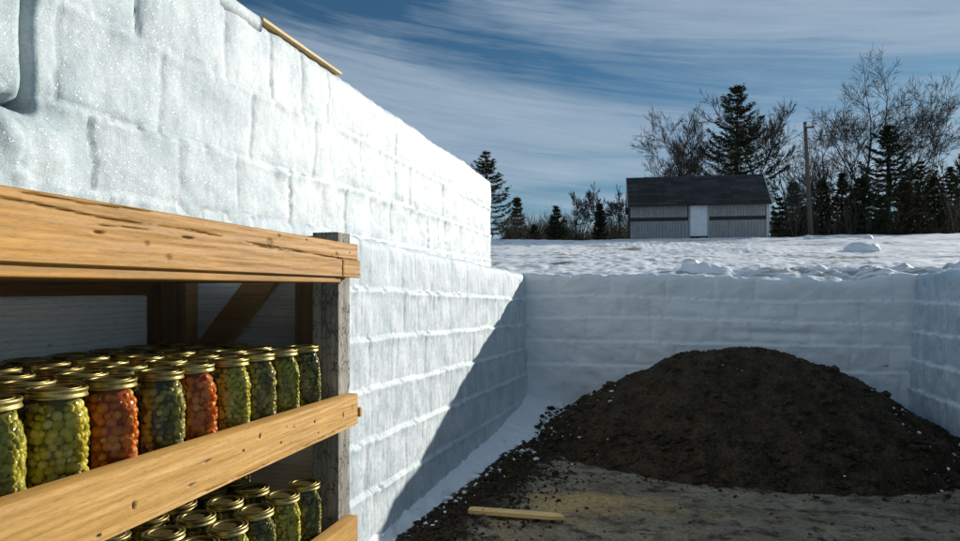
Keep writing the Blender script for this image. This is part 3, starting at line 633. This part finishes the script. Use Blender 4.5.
for ki, (k, (rad, el, stops, core)) in enumerate(KINDS.items()):
    rr_ = np.random.RandomState(50+ki)
    bm = bmesh.new(); bmesh.ops.create_icosphere(bm, subdivisions=2, radius=1); A = np.array([v.co[:] for v in bm.verts]); Fc = np.array([[v.index for v in f.verts] for f in bm.faces]); bm.free()
    VV = []; FFs = []; n = 0; z = .010; row = 0
    while z < .166:
        Rr = jprof(z+.002)-.0022-rad*1.02; cnt = max(5, int(2*math.pi*Rr/(rad*1.72)))
        for layer in (0, 1):
            for i in range(cnt):
                a = 2*math.pi*(i+.5*(row % 2)+rr_.uniform(-.3, .3)+.5*layer)/cnt; s = rad*rr_.uniform(.62, 1.2); R2 = Rr - layer*rad*1.1 + rr_.uniform(-.0012, .0008)
                B = A*np.array([s, s, s*rr_.uniform(*el)]); B = B @ np.array(Matrix.Rotation(rr_.uniform(-1.3, 1.3) if el[1] > 1.2 else rr_.uniform(-.8, .8), 3, 'X').to_3x3())
                R2 = min(R2, Rr); B += np.array([R2, 0, 0]); c_, s_ = math.cos(a), math.sin(a)
                B = np.stack([B[:,0]*c_-B[:,1]*s_, B[:,0]*s_+B[:,1]*c_, B[:,2]+z+rr_.uniform(-.3, .3)*rad], 1)
                rad_lim = np.hypot(B[:,0], B[:,1]); lim_ = np.array([jprof(max(.001, min(zq, .177))) for zq in B[:,2]])-.0016
                f_ = np.minimum(1, lim_/np.maximum(rad_lim, 1e-6)); B[:,0] *= f_; B[:,1] *= f_; B[:,2] = np.clip(B[:,2], .004, .174)
                VV.append(B); FFs += (Fc+n).tolist(); n += len(B)
        z += rad*1.55; row += 1
    V = np.concatenate(VV)
    me = bpy.data.meshes.new('filling'); me.from_pydata(V.tolist(), [], FFs); me.materials.append(fill_mat(k+'_fill', stops)); me.polygons.foreach_set('use_smooth', [True]*len(me.polygons))
    q = MB(); q.lathe([(.001, .006)] + [(max(.004, jprof(z_)-.0022-rad*1.0), z_) for z_ in (.006, .014, .05, .10, .13, .145, .155, .162, .168, .172)] + [(.001, .172)], 24)
    m, t, p = mat(k+'_brine'); t.nodes.remove(p); core = [min(.95, 1.2*c_) for c_ in core]
    d_ = nd(t, 'ShaderNodeBsdfDiffuse'); d_.inputs[0].default_value = (*[c_*.8 for c_ in core], 1); tl = nd(t, 'ShaderNodeBsdfTranslucent'); tl.inputs[0].default_value = (*core, 1); mx = nd(t, 'ShaderNodeMixShader'); mx.inputs[0].default_value = .2
    t.links.new(d_.outputs[0], mx.inputs[1]); t.links.new(tl.outputs[0], mx.inputs[2]); t.links.new(mx.outputs[0], t.nodes['Material Output'].inputs[0])
    me2 = bpy.data.meshes.new('brine'); me2.from_pydata(q.V, [], q.F); me2.materials.append(m); me2.polygons.foreach_set('use_smooth', [True]*len(me2.polygons))
    FILL[k] = (me, me2)
DESC = {'olives': 'yellow green olives', 'tomatoes': 'orange red cherry tomatoes', 'mixed': 'mixed dark olives', 'peppers': 'chopped yellow peppers', 'dark': 'dark green pickles', 'beans': 'olive green beans'}
ORD = ['first', 'second', 'third', 'fourth', 'fifth', 'sixth', 'seventh', 'eighth', 'ninth', 'tenth', 'eleventh', 'twelfth', 'thirteenth', 'fourteenth', 'fifteenth', 'sixteenth']
def jar(x, y, z, k, label, group, rot):
    e = empty('glass_jar', (x, y, z)); e.rotation_euler = (rot[0], rot[1], rot[2]); tag(e, label, 'jar', group)
    for nm, me, par in (('glass_body', G_ME, e), ('lid', L_ME, e), ('filling', FILL[k][0], e)):
        o = bpy.data.objects.new(nm, me); COL.objects.link(o); o.parent = par
        if nm == 'lid':
            o2 = bpy.data.objects.new('rim', L2_ME); COL.objects.link(o2); o2.parent = o
        if nm == 'filling':
            o2 = bpy.data.objects.new('brine', FILL[k][1]); COL.objects.link(o2); o2.parent = o
    return e
rj = random.Random(12)
FRONT = ['dark', 'peppers', 'olives', 'dark', 'mixed', 'tomatoes', 'beans'][:0]
front = ['dark', 'peppers', 'mixed', 'beans', 'tomatoes', 'mixed', 'tomatoes', 'olives', 'dark', 'peppers', 'beans', 'dark']
front[4] = 'peppers'; front = ['dark', 'peppers', 'mixed', 'peppers', 'tomatoes', 'mixed', 'tomatoes', 'olives', 'beans', 'peppers', 'dark', 'beans']
front[1] = 'beans'; front[2] = 'mixed'; front[0] = 'dark'
# from the post leftwards (photo): dark, green, dark-mixed, yellow green, red, dark mixed, red, olives, dark pickles
ROWN = ['front', 'second', 'third', 'fourth', 'back']
ks = list(KINDS)
for lv, (zs, nrow, ymin) in enumerate(((E-.344, 5, .0), (E-.710, 5, .68))):
    for rw in range(nrow):
        y = 1.600 - (.055 if rw % 2 else 0) - (0 if rw == 0 else rj.uniform(0, .02)); i = 0
        while y > ymin:
            k = front[i % 12] if (lv == 0 and rw == 0) else (rj.choice(['dark', 'beans', 'peppers', 'mixed', 'olives', 'tomatoes', 'beans', 'dark']) if lv == 0 else ['dark', 'peppers', 'dark', 'beans', 'beans', 'dark'][(i+rw*2) % 6])
            pos = 'nearest the post' if i == 0 else '%s from the post' % ORD[i]
            lab = 'jar of %s, %s, %s row of %s shelf' % (DESC[k], pos, ROWN[rw], 'upper' if lv == 0 else 'lower')
            jar(-.897-.1065*rw*.98 + rj.uniform(-.003, .003), y + rj.uniform(-.003, .003), zs, k, lab, 'glass jars on the %s shelf' % ('upper' if lv == 0 else 'lower'), (rj.uniform(-.018, .018), rj.uniform(-.018, .018), rj.uniform(0, 6.28)))
            y -= .1095; i += 1

# ------------------------------------------------------------------ shed
m, t, p = mat('grey_board_siding'); v = coords(t); SID = m
n1 = noise(t, coords(t, (6, 6, .6)), 2.5, 5, .6); n2 = noise(t, v, 8, 4)
t.links.new(mix(t, .5, ramp(t, n1, [(.3, (.20,.205,.20)), (.7, (.40,.405,.40))]), ramp(t, n2, [(.3, (.20,.20,.195)), (.7, (.38,.385,.38))])), p.inputs['Base Color']); p.inputs['Roughness'].default_value = .85
m, t, p = mat('dark_shingle_roof'); ROOF = m; v = coords(t)
br = nd(t, 'ShaderNodeTexBrick'); br.inputs['Scale'].default_value = 1.0; br.inputs['Brick Width'].default_value = .9; br.inputs['Row Height'].default_value = .18
br.inputs['Mortar Size'].default_value = .012; br.inputs['Color1'].default_value = (.014,.014,.014,1); br.inputs['Color2'].default_value = (.050,.050,.048,1); br.inputs['Mortar'].default_value = (.01,.01,.012,1)
t.links.new(coords(t, (1, 1.2, 1)), br.inputs['Vector']); n2 = noise(t, v, 1.6, 6, .65)
t.links.new(mix(t, 1, br.outputs['Color'], ramp(t, n2, [(.3, .45), (.7, 1.5)]), 'MULTIPLY'), p.inputs['Base Color']); p.inputs['Roughness'].default_value = .8
def flat(name, c, rough=.7, ns=6, var=.3):
    m, t, p = mat(name); n_ = noise(t, coords(t), ns, 5, .6)
    t.links.new(ramp(t, n_, [(.3, tuple(a*(1-var) for a in c)), (.7, c)]), p.inputs['Base Color']); p.inputs['Roughness'].default_value = rough; return m
TRIM = flat('pale_trim', (.62,.63,.62)); DARKW = flat('dark_gap_board', (.030,.024,.018)); DOORM = flat('pale_door_panel', (.80,.84,.86), .45, 3, .2); BARK = flat('bark', (.075,.062,.048), .9, 9); BARK2 = flat('conifer_bark', (.05,.038,.026), .9, 9)
sh_a = R(25) - YAW    # facing direction: depth axis heading in world
A0 = at(630, 33.7, 0); B0 = at(769, 32.5, 0)
zb_ = EYE + 2.36; dirx = (B0-A0); W = dirx.length; dirx.normalize(); diry = Vector((math.sin(sh_a), math.cos(sh_a), 0)); diry = Vector((-dirx.y, dirx.x, 0))
shed = empty('shed', (A0.x, A0.y, zb_)); shed.rotation_euler = (0, 0, math.atan2(dirx.y, dirx.x)); tag(shed, 'long low grey board shed with dark shingled roof on the snowy rise', 'shed')
D = 3.0; HE = 2.05; HR = 3.45
q = MB(); q.box(0, W, 0, D, -.3, HE); n0_ = len(q.V)
q.add([(0,0,HE),(0,D,HE),(0,D/2,HR-.05),(.1,0,HE),(.1,D,HE),(.1,D/2,HR-.05)], [(0,2,1),(3,4,5),(0,3,5,2),(2,5,4,1)])
q.add([(W-.1,0,HE),(W-.1,D,HE),(W-.1,D/2,HR-.05),(W,0,HE),(W,D,HE),(W,D/2,HR-.05)], [(0,2,1),(3,4,5),(0,3,5,2),(2,5,4,1)])
q.build('wall', DARKW, shed)
rj = random.Random(3)
def siding(P, top, bot, name='siding'):       # P(s, out) -> x, y ; boards with grooves between them, one continuous skin
    V = []; F = []; s0, s1 = P[1], P[2]; x = s0; prof = []
    while x < s1-.05:
        w_ = min(rj.uniform(.13, .17), s1-x); o_ = rj.uniform(0, .007); zb_r = rj.uniform(0, .03)
        prof += [(x, .0, zb_r), (x+.004, .022+o_, zb_r), (x+w_-.010, .022+o_, zb_r), (x+w_-.006, 0, zb_r)]; x += w_
    for (a, o_, zr) in prof:
        for z_ in (bot-zr, top(a)): p_ = P[0](a, o_); V.append((p_[0], p_[1], z_))
    n_ = len(prof)
    for i in range(n_-1): F.append((2*i, 2*i+2, 2*i+3, 2*i+1))
    MBq = MB(); MBq.add(V, F); return MBq.build(name, SID if name == 'siding' else TRIM, shed)
for (z0, z1) in ((.12, 1.02), (1.22, HE-.04)):
    for (x0, x1) in ((.02, 2.87), (3.85, W-.14)):
        siding((lambda a, o_: (a, -.004-o_), x0, x1), lambda a, z1=z1: z1, z0)
siding((lambda a, o_: (W+.002+o_, a), .03, D-.03), lambda a: HE + (HR-HE)*(1-abs(a-D/2)/(D/2))-.06, .05, 'gable_siding')
q = MB(); q.box(.02, 2.9, -.034, -.004, 1.03, 1.21); q.box(3.82, W-.08, -.034, -.004, 1.03, 1.21); q.build('dark_band', DARKW, shed)
q = MB(); q.box(W-.13, W-.02, -.05, -.002, 0, HE); q.build('corner_board', TRIM, shed)
q = MB(); q.box(2.95, 3.77, -.07, -.036, .24, 1.88); q.build('door', DOORM, shed, False, .01)
for x in (2.88, 3.805):
    q = MB(); q.box(x, x+.04, -.06, -.005, .08, 1.9); q.build('door_frame', TRIM, shed)
q = MB(); e_ = .30
for s in (0, 1):
    y0, y1 = (-e_, D/2) if s == 0 else (D+e_, D/2); k = (HR-HE)/(D/2); z0 = HE-k*e_+.06; z1 = HR+.06
    V = [(-.12, y0, z0), (W+.06, y0, z0), (W+.06, y1, z1), (-.12, y1, z1)]; V += [(a, b, c-.07) for a, b, c in V]
    q.add(V, [(0,1,2,3),(7,6,5,4),(0,4,5,1),(1,5,6,2),(2,6,7,3),(3,7,4,0)] if s == 0 else [(3,2,1,0),(4,5,6,7),(1,5,4,0),(2,6,5,1),(3,7,6,2),(0,4,7,3)])
rf = q.build('roof', ROOF, shed)
k = (HR-HE)/(D/2)
for (xa, xb) in ((-.16, -.122), (W+.062, W+.10)):
    q = MB(); y0, z0, y1, z1 = -e_, HE-k*e_+.07, D/2, HR+.07
    q.add([(xa,y0,z0),(xb,y0,z0),(xb,y1,z1),(xa,y1,z1),(xa,y0,z0-.14),(xb,y0,z0-.14),(xb,y1,z1-.14),(xa,y1,z1-.14)], [(0,1,2,3),(7,6,5,4),(0,4,5,1),(1,5,6,2),(2,6,7,3),(3,7,4,0)])
    q.build('rake_board', TRIM, shed)
q = MB(); q.box(-.12, W+.06, -e_-.03, -e_-.002, HE-k*e_-.04, HE-k*e_+.05); q.build('fascia', DARKW, shed)

# ------------------------------------------------------------------ trees
def gz(v): return float(Hf(v.x, v.y))
def foliage_mat(name, a, b):
    m, t, p = mat(name); g_ = nd(t, 'ShaderNodeNewGeometry'); n_ = noise(t, coords(t), 1.3, 3, .6)
    c = mix(t, .5, ramp(t, g_.outputs['Random Per Island'], [(0, a), (1, b)]), ramp(t, n_, [(.3, a), (.7, b)]))
    t.links.new(c, p.inputs['Base Color']); p.inputs['Roughness'].default_value = .7; p.inputs['Specular IOR Level'].default_value = .2; return m
NEED = foliage_mat('needles', (.018,.026,.012), (.055,.062,.024)); NEED2 = foliage_mat('brownish_needles', (.032,.028,.012), (.085,.070,.030))
def conifer(xb, yt, F_, halfw, seed, label, mat_=NEED, name='conifer', first=.08, gap=.35, lean=0, up=.15, dens=1.0, power=1.0, yb=None):
    base = at(xb, F_, 0); base.z = gz(base)-.1; Ht = EYE + (288-yt)/FPX*F_ - base.z; Wd = halfw/FPX*F_
    r_ = random.Random(seed); root = empty(name, base); tag(root, label, 'tree')
    q = MB(); n_ = 8; q.tube([(lean*Ht*(i/n_)**1.5+r_.uniform(-.03, .03), 0, Ht*i/n_) for i in range(n_+1)], [max(.012, .022*Ht*(1-i/n_)**.9) for i in range(n_+1)], 6)
    tb = MB(); VV = []; 
    z = first*Ht; px = 0
    while z < Ht*.985:
        s = z/Ht; rr = Wd*((1-s)/(1-first))**power*r_.uniform(.72, 1.12)*(1 if s > first+.08 else .8)+.08
        nb = r_.randint(4, 6); a0 = r_.uniform(0, 6.28)
        for k in range(nb):
            if r_.random() < .10: continue
            a = a0+6.283*k/nb+r_.uniform(-.35, .35); L = rr*r_.uniform(.62, 1.15)
            p0 = Vector((lean*Ht*s**1.5, 0, z)); d = Vector((math.cos(a), math.sin(a), 0)); bend = r_.uniform(.6, 1.3)
            pts = [p0 + d*L*u + Vector((0, 0, L*(up*u*1.2 - .30*bend*u*(1-u)*2 + .10*u*u))) for u in (0, .35, .7, 1)]
            q.tube(pts, [.012+.012*L, .009+.006*L, .008, .004], 3, False)
            nl = int((14+44*L)*dens)
            for _ in range(nl):
                u = r_.random()**.75; i = min(2, int(u*3)); c = pts[i].lerp(pts[i+1], u*3-i) if i < 3 else pts[3]
                sp = .06+.17*L*(1-.55*u); side = Vector((-d.y, d.x, 0))
                c = c + side*r_.gauss(0, sp*.75) + Vector((0, 0, r_.gauss(-.02, .045)))
                sz = r_.uniform(.07, .17)*(F_/45)**.7; dd = (d + side*r_.uniform(-.9, .9)+Vector((0,0,r_.uniform(-.35,.45)))).normalized()
                nrm_ = dd.cross(Vector((r_.gauss(0,1), r_.gauss(0,1), r_.gauss(0,1)))).normalized()
                VV += [c-dd*sz*.4+nrm_*sz*.28, c-dd*sz*.4-nrm_*sz*.28, c+dd*sz*1.3]
        z += gap*r_.uniform(.7, 1.25)*(.55+.6*(1-s))
    for _ in range(14):
        c = Vector((lean*Ht, 0, Ht*r_.uniform(.95, 1.0))); sz = .09
        VV += [c+Vector((r_.gauss(0,.05), r_.gauss(0,.05), 0)) for _ in range(3)]
    q.build('trunk', BARK2, root)
    raw('crown', VV, [(i, i+1, i+2) for i in range(0, len(VV), 3)], mat_, root)
    return root
def bare(xb, yt, F_, seed, label, spread=.5, name='bare_tree', lean=0, levels=5, trunk=.02, split=.26, m_=None, nb=4, cat='tree', drop=.1):
    base = at(xb, F_, 0); base.z = gz(base)-drop; Ht = EYE + (288-yt)/FPX*F_ - base.z
    r_ = random.Random(seed); root = empty(name, base); tag(root, label, cat)
    q = MB(); cr = MB()
    def go(p, d, L, r0, lv, mb_):
        n_ = 4 if lv < 3 else 3; pts = [p]; dd = d.copy()
        for i in range(n_):
            dd = (dd + Vector((r_.gauss(0,.065), r_.gauss(0,.065), r_.gauss(.02,.04)))).normalized(); pts.append(pts[-1]+dd*L/n_)
        r1 = r0*.62 if lv else r0*.68
        rad = [r0+(r1-r0)*i/n_ for i in range(n_+1)]; mb_.tube(pts, rad, 6 if lv == 0 else 3, False)
        if lv >= levels: return
        kids = nb
        for k in range(kids):
            f = r_.uniform(.35, 1) if k < kids-1 else 1.0; i = min(n_-1, int(f*n_)); c = pts[i].lerp(pts[i+1], f*n_-i) if f < 1 else pts[-1]
            a = r_.uniform(0, 6.283); o_ = dd.orthogonal().normalized(); o_ = Matrix.Rotation(a, 3, dd) @ o_
            sp = r_.uniform(.5, 1.15)*spread*(.55 if k == kids-1 else 1.75)
            nd_ = (dd + o_*sp + Vector((0,0,.10))).normalized(); go(c, nd_, L*r_.uniform(.60, .82)*(.95 if k == kids-1 else .85), max(.0105*F_/45, r1*(.85 if k == kids-1 else .62)), lv+1, cr)
    go(Vector((0,0,0)), Vector((lean, 0, 1)).normalized(), Ht*split, Ht*trunk*.75, 0, q)
    V = np.array(cr.V); f = Ht/max(V[:,2].max(), .1)
    # fit height exactly
    q.V = [tuple(np.array(v)*[f*.95,f*.95,f]) for v in q.V]; cr.V = [tuple(v) for v in (V*np.array([f*.95,f*.95,f]))]
    q.build('trunk', m_ or BARK, root); cr.build('crown', m_ or BARK, root)
    return root
conifer(486, 150, 42, 44, 1, 'big dark conifer rising behind the end of the tall ice wall', NEED, first=.10, gap=.34, up=.12, dens=1.15, power=.8)
conifer(517, 196, 40, 17, 2, 'low bushy brownish conifer just right of the big one by the ice wall', NEED2, first=.05, gap=.26, dens=1.3)
conifer(534, 224, 38, 9, 3, 'smallest dark conifer between the wall and the narrow young conifer', NEED2, first=.03, gap=.2)
conifer(556, 207, 36, 13, 4, 'narrow young conifer standing alone on the snow line left of the shed', NEED, first=.03, gap=.22, dens=1.4)
conifer(600, 203, 37, 10, 5, 'slim dark conifer close to the left end of the shed', NEED, first=.03, gap=.22, dens=1.5)
conifer(737, 84, 41, 52, 6, 'tall layered dark pine rising right behind the shed roof', NEED, first=.2, gap=.37, up=.24, dens=1.7, power=.74)
conifer(888, 124, 43, 48, 7, 'broad layered dark pine under the twin tall bare trees', NEED, first=.12, gap=.42, up=.28, dens=1.8, power=.75)
conifer(917, 158, 44, 26, 8, 'dark pine leaning out right of the broad layered pine', NEED, first=.1, gap=.4, up=.25, dens=1.2, lean=.05)
lowc = [(779, 196, 39, 13, 'short conifer beside the right end of the shed'), (793, 186, 44, 14, 'bushy conifer between the shed and the utility pole'), (822, 186, 42, 15, 'brownish conifer just right of the utility pole'),
        (842, 172, 45, 16, 'dark conifer left of the taller bare tree trunk'), (862, 180, 40, 17, 'low dense conifer at the foot of the tall bare tree'), (905, 188, 39, 15, 'low conifer in front of the leaning pine'),
        (934, 176, 41, 17, 'conifer second from the right edge of the picture'), (951, 170, 44, 18, 'dark conifer cut by the right edge of the picture, behind the front one'), (966, 160, 40, 20, 'nearest conifer at the right edge of the picture'), (806, 205, 40, 12, 'small conifer at the foot of the utility pole'), (882, 200, 38, 14, 'small conifer behind the snow lump on the crest'), (920, 202, 38, 13, 'small brown conifer right of the leaning pine foot')]
for i, (a_, b_, c_, d_, l_) in enumerate(lowc): conifer(a_, b_-4*(i % 3), c_, d_*1.3, 20+i, l_, NEED2 if i % 2 else NEED, first=.03, gap=.34, dens=1.6, power=.6+.1*(i % 4), up=.05+.08*(i % 3))
bare(862, 48, 45, 31, 'tallest bare tree with spreading crown, left one of the twin tall trees', .70, levels=6, trunk=.017, split=.30, lean=-.02)
bare(884, 42, 46, 52, 'tall bare tree leaning right, right one of the twin tall trees', .66, levels=6, trunk=.016, split=.30, lean=.12)
bare(832, 122, 44, 33, 'medium bare tree just right of the utility pole', .55, levels=5, trunk=.016)
bare(817, 138, 43, 34, 'thin bare tree beside the utility pole', .5, levels=5, trunk=.014)
bare(676, 100, 44, 36, 'bare tree rising behind the left half of the shed roof', .52, levels=6, trunk=.013, split=.30, lean=.0)
bare(697, 116, 45, 61, 'second bare tree behind the shed roof, beside the tall pine', .45, levels=5, trunk=.012, split=.27)
bare(760, 86, 46, 37, 'bare tree half hidden behind the tall pine on its right side', .52, levels=6, trunk=.013, split=.27, lean=.04)
bare(788, 150, 41, 38, 'small bare tree between the shed and the utility pole', .55, levels=5, trunk=.014)
bare(594, 181, 38, 39, 'bare tree with round crown left of the shed', .6, levels=5, trunk=.018)
bare(577, 188, 39, 40, 'bare tree between the young conifer and the round bare tree', .55, levels=5, trunk=.015)
bare(618, 184, 37, 41, 'bare tree touching the left end of the shed', .5, levels=5, trunk=.015, lean=.05)
bare(938, 120, 48, 42, 'thin bare tree behind the conifers at the far right', .5, levels=5, trunk=.012)
bare(846, 140, 42, 43, 'bare tree low beside the tallest one', .5, levels=5, trunk=.014)
# distant brush: one uncountable mass
q = MB(); r_ = random.Random(5)
for i in range(620):
    x = r_.uniform(505, 640) if i % 3 else r_.uniform(770, 1000); F_ = r_.uniform(38, 52); c = at(x, F_, 0); c.z = gz(c)-.1; h = r_.uniform(.8, 2.6) if x < 640 else r_.uniform(1.5, 3.8)
    for _ in range(5):
        d = Vector((r_.gauss(0,.22), r_.gauss(0,.22), 1)); p1 = c + d*h*.5; p2 = p1 + (d+Vector((r_.gauss(0,.25), r_.gauss(0,.25), 0)))*h*.5*r_.uniform(.6, 1)
        q.tube([c, p1, p2], [.022, .014, .006], 3, False)
        for _k in range(3):
            s = c.lerp(p1, r_.uniform(.4, 1)); q.tube([s, s+Vector((r_.gauss(0,.3), r_.gauss(0,.3), r_.uniform(.3, .8)))*h*.4], [.010, .005], 3, False)
br_ = q.build('brush', flat('brush_twigs', (.12,.095,.065), .9), None); br_['kind'] = 'stuff'
q = MB(); VV = []      # dark far wood closing the gaps on the right
for i in range(15000):
    x = r_.uniform(772, 1010); F_ = r_.uniform(56, 66); c = at(x, F_, 0); top_ = 4.6+1.6*math.sin(x*.07)+1.2*math.sin(x*.23)+ (1.5 if x > 900 else 0); h = top_*(r_.random()**.8); c.z = gz(c)+h; s = r_.uniform(.12, .3)
    a = r_.uniform(0, 6.28); d = Vector((math.cos(a), math.sin(a), r_.uniform(-.4, .4))); e = Vector((r_.gauss(0,1), r_.gauss(0,1), r_.gauss(0,1))).normalized()
    VV += [c-d*s, c+d*s, c+e*s]
fw = raw('far_wood', VV, [(i, i+1, i+2) for i in range(0, len(VV), 3)], NEED2); fw['kind'] = 'stuff'

# ------------------------------------------------------------------ utility pole and wire
base = at(811, 36, 0); base.z = gz(base)-.1; topz = EYE + (288-122)/FPX*36; Hh = topz-base.z
pole = empty('utility_pole', base); tag(pole, 'weathered wooden utility pole standing alone right of the shed', 'utility pole')
tp = at(805, 36, topz) - base
q = MB(); q.tube([(0,0,0), tp*.5, tp], [.14, .115, .09], 10); q.build('pole', flat('pole_wood', (.16,.13,.10), .9, 4), pole, True)
q = MB(); c = tp*.985; q.box(c.x-.05, c.x+.42, c.y-.16, c.y-.08, c.z-.28, c.z-.20); q.build('crossarm', flat('arm_wood', (.12,.10,.08), .9), pole)
for dx in (0, .36):
    q = MB(); q.lathe([(.02,0),(.05,.02),(.05,.06),(.03,.08),(.045,.11),(.001,.13)], 10, (c.x+dx, c.y-.12, c.z-.2)); q.build('insulator', flat('porcelain', (.35,.33,.30), .4), pole, True)
q = MB(); a = base + tp*.96 + Vector((-.05,-.1,-.25)); b = at(640, 60, EYE+6.5); pts = []
for i in range(25):
    s = i/24; c = a.lerp(b, s); c.z -= 1.6*4*s*(1-s)*.35; pts.append(c)
q.tube(pts, .016, 4, False); tag(q.build('overhead_wire', flat('wire', (.02,.02,.02))), 'thin black wire sagging left from the utility pole behind the trees', 'wire')

# ------------------------------------------------------------------ light, world, camera
AL = R(39); EL = R(15.9)
sd = Vector((math.sin(AL)*math.cos(EL), math.cos(AL)*math.cos(EL), math.sin(EL)))
l = bpy.data.lights.new('sun', 'SUN'); l.energy = 4.4; l.angle = R(.53); l.color = (1, .945, .86)
so = bpy.data.objects.new('sun', l); so.rotation_euler = sd.to_track_quat('Z', 'Y').to_euler(); COL.objects.link(so)
w = bpy.data.worlds.new('World'); sc.world = w; w.use_nodes = True; t = w.node_tree; bg = t.nodes['Background']
sky = nd(t, 'ShaderNodeTexSky', sky_type='NISHITA'); sky.sun_disc = False; sky.sun_elevation = EL; sky.sun_rotation = AL; sky.air_density = 1.0; sky.dust_density = .3; sky.ozone_density = 2.5; sky.altitude = 200
tc = nd(t, 'ShaderNodeTexCoord'); sep = nd(t, 'ShaderNodeSeparateXYZ'); t.links.new(tc.outputs['Generated'], sep.inputs[0])
DEG = 57.2958
az = math_(t, 'MULTIPLY', math_(t, 'ARCTAN2', sep.outputs[0], sep.outputs[1]), DEG)
el = math_(t, 'MULTIPLY', math_(t, 'ARCSINE', sep.outputs[2]), DEG)
ee = math_(t, 'ADD', el, math_(t, 'MULTIPLY', az, .15))
def nz(su, sv, sc_, det, rg, dist, off=0):
    cb = nd(t, 'ShaderNodeCombineXYZ'); t.links.new(math_(t, 'MULTIPLY_ADD', az, su, off), cb.inputs[0]); t.links.new(math_(t, 'MULTIPLY', ee, sv), cb.inputs[1])
    return noise(t, cb.outputs[0], sc_, det, rg, dist)
def blob(v, c, w_):          # gaussian in one angle
    a = math_(t, 'DIVIDE', math_(t, 'SUBTRACT', v, c), w_); return math_(t, 'EXPONENT', math_(t, 'MULTIPLY', math_(t, 'MULTIPLY', a, a), -1.0))
wob = math_(t, 'MULTIPLY', math_(t, 'SUBTRACT', nz(.05, .10, 1, 4, .6, .4), .5), 9.0)
ew = math_(t, 'ADD', ee, wob)
cf = math_(t, 'ADD', math_(t, 'MULTIPLY', nz(.035, .22, 1.0, 8, .58, .7, 2.3), .68), math_(t, 'MULTIPLY', nz(.06, 1.1, 1.0, 8, .66, .6, 7.), .42))
cf = math_(t, 'SUBTRACT', cf, math_(t, 'MULTIPLY', blob(ew, 18.3, 2.0), .085))
cf = math_(t, 'SUBTRACT', cf, math_(t, 'MULTIPLY', math_(t, 'MULTIPLY', blob(az, -24, 14), blob(el, 25, 7.0)), .16))
cf = math_(t, 'SUBTRACT', cf, math_(t, 'MULTIPLY', math_(t, 'MULTIPLY', blob(az, -3, 8), blob(el, 8.4, .75)), .22))
cf = math_(t, 'ADD', cf, math_(t, 'MULTIPLY', blob(ew, 10.5, 4.0), .09))
cf = math_(t, 'ADD', cf, math_(t, 'MULTIPLY', math_(t, 'MULTIPLY', blob(az, 14, 14), blob(el, 23, 5)), .13))
fac = ramp(t, cf, [(.36, 0.0), (.49, .30), (.59, .62), (.78, .95)])
skyc = mix(t, 1, sky.outputs[0], (.26,.42,.48), 'MULTIPLY')
t.links.new(mix(t, fac, skyc, (2.9, 3.65, 4.5)), bg.inputs[0]); bg.inputs[1].default_value = .10
c = bpy.data.cameras.new('camera'); co = bpy.data.objects.new('camera', c); COL.objects.link(co); sc.camera = co
c.sensor_width = 36; c.lens = FPX/960*36; c.shift_y = 17.5/960; c.clip_start = .05; c.clip_end = 2000
co.location = (0, 0, EYE); co.rotation_euler = (R(90), 0, YAW)
sc.view_settings.view_transform = 'Standard'; sc.view_settings.look = 'None'; sc.view_settings.gamma = 1; sc.view_settings.exposure = .38; sc.view_settings.use_curve_mapping = False
sc.cycles.transparent_max_bounces = 16
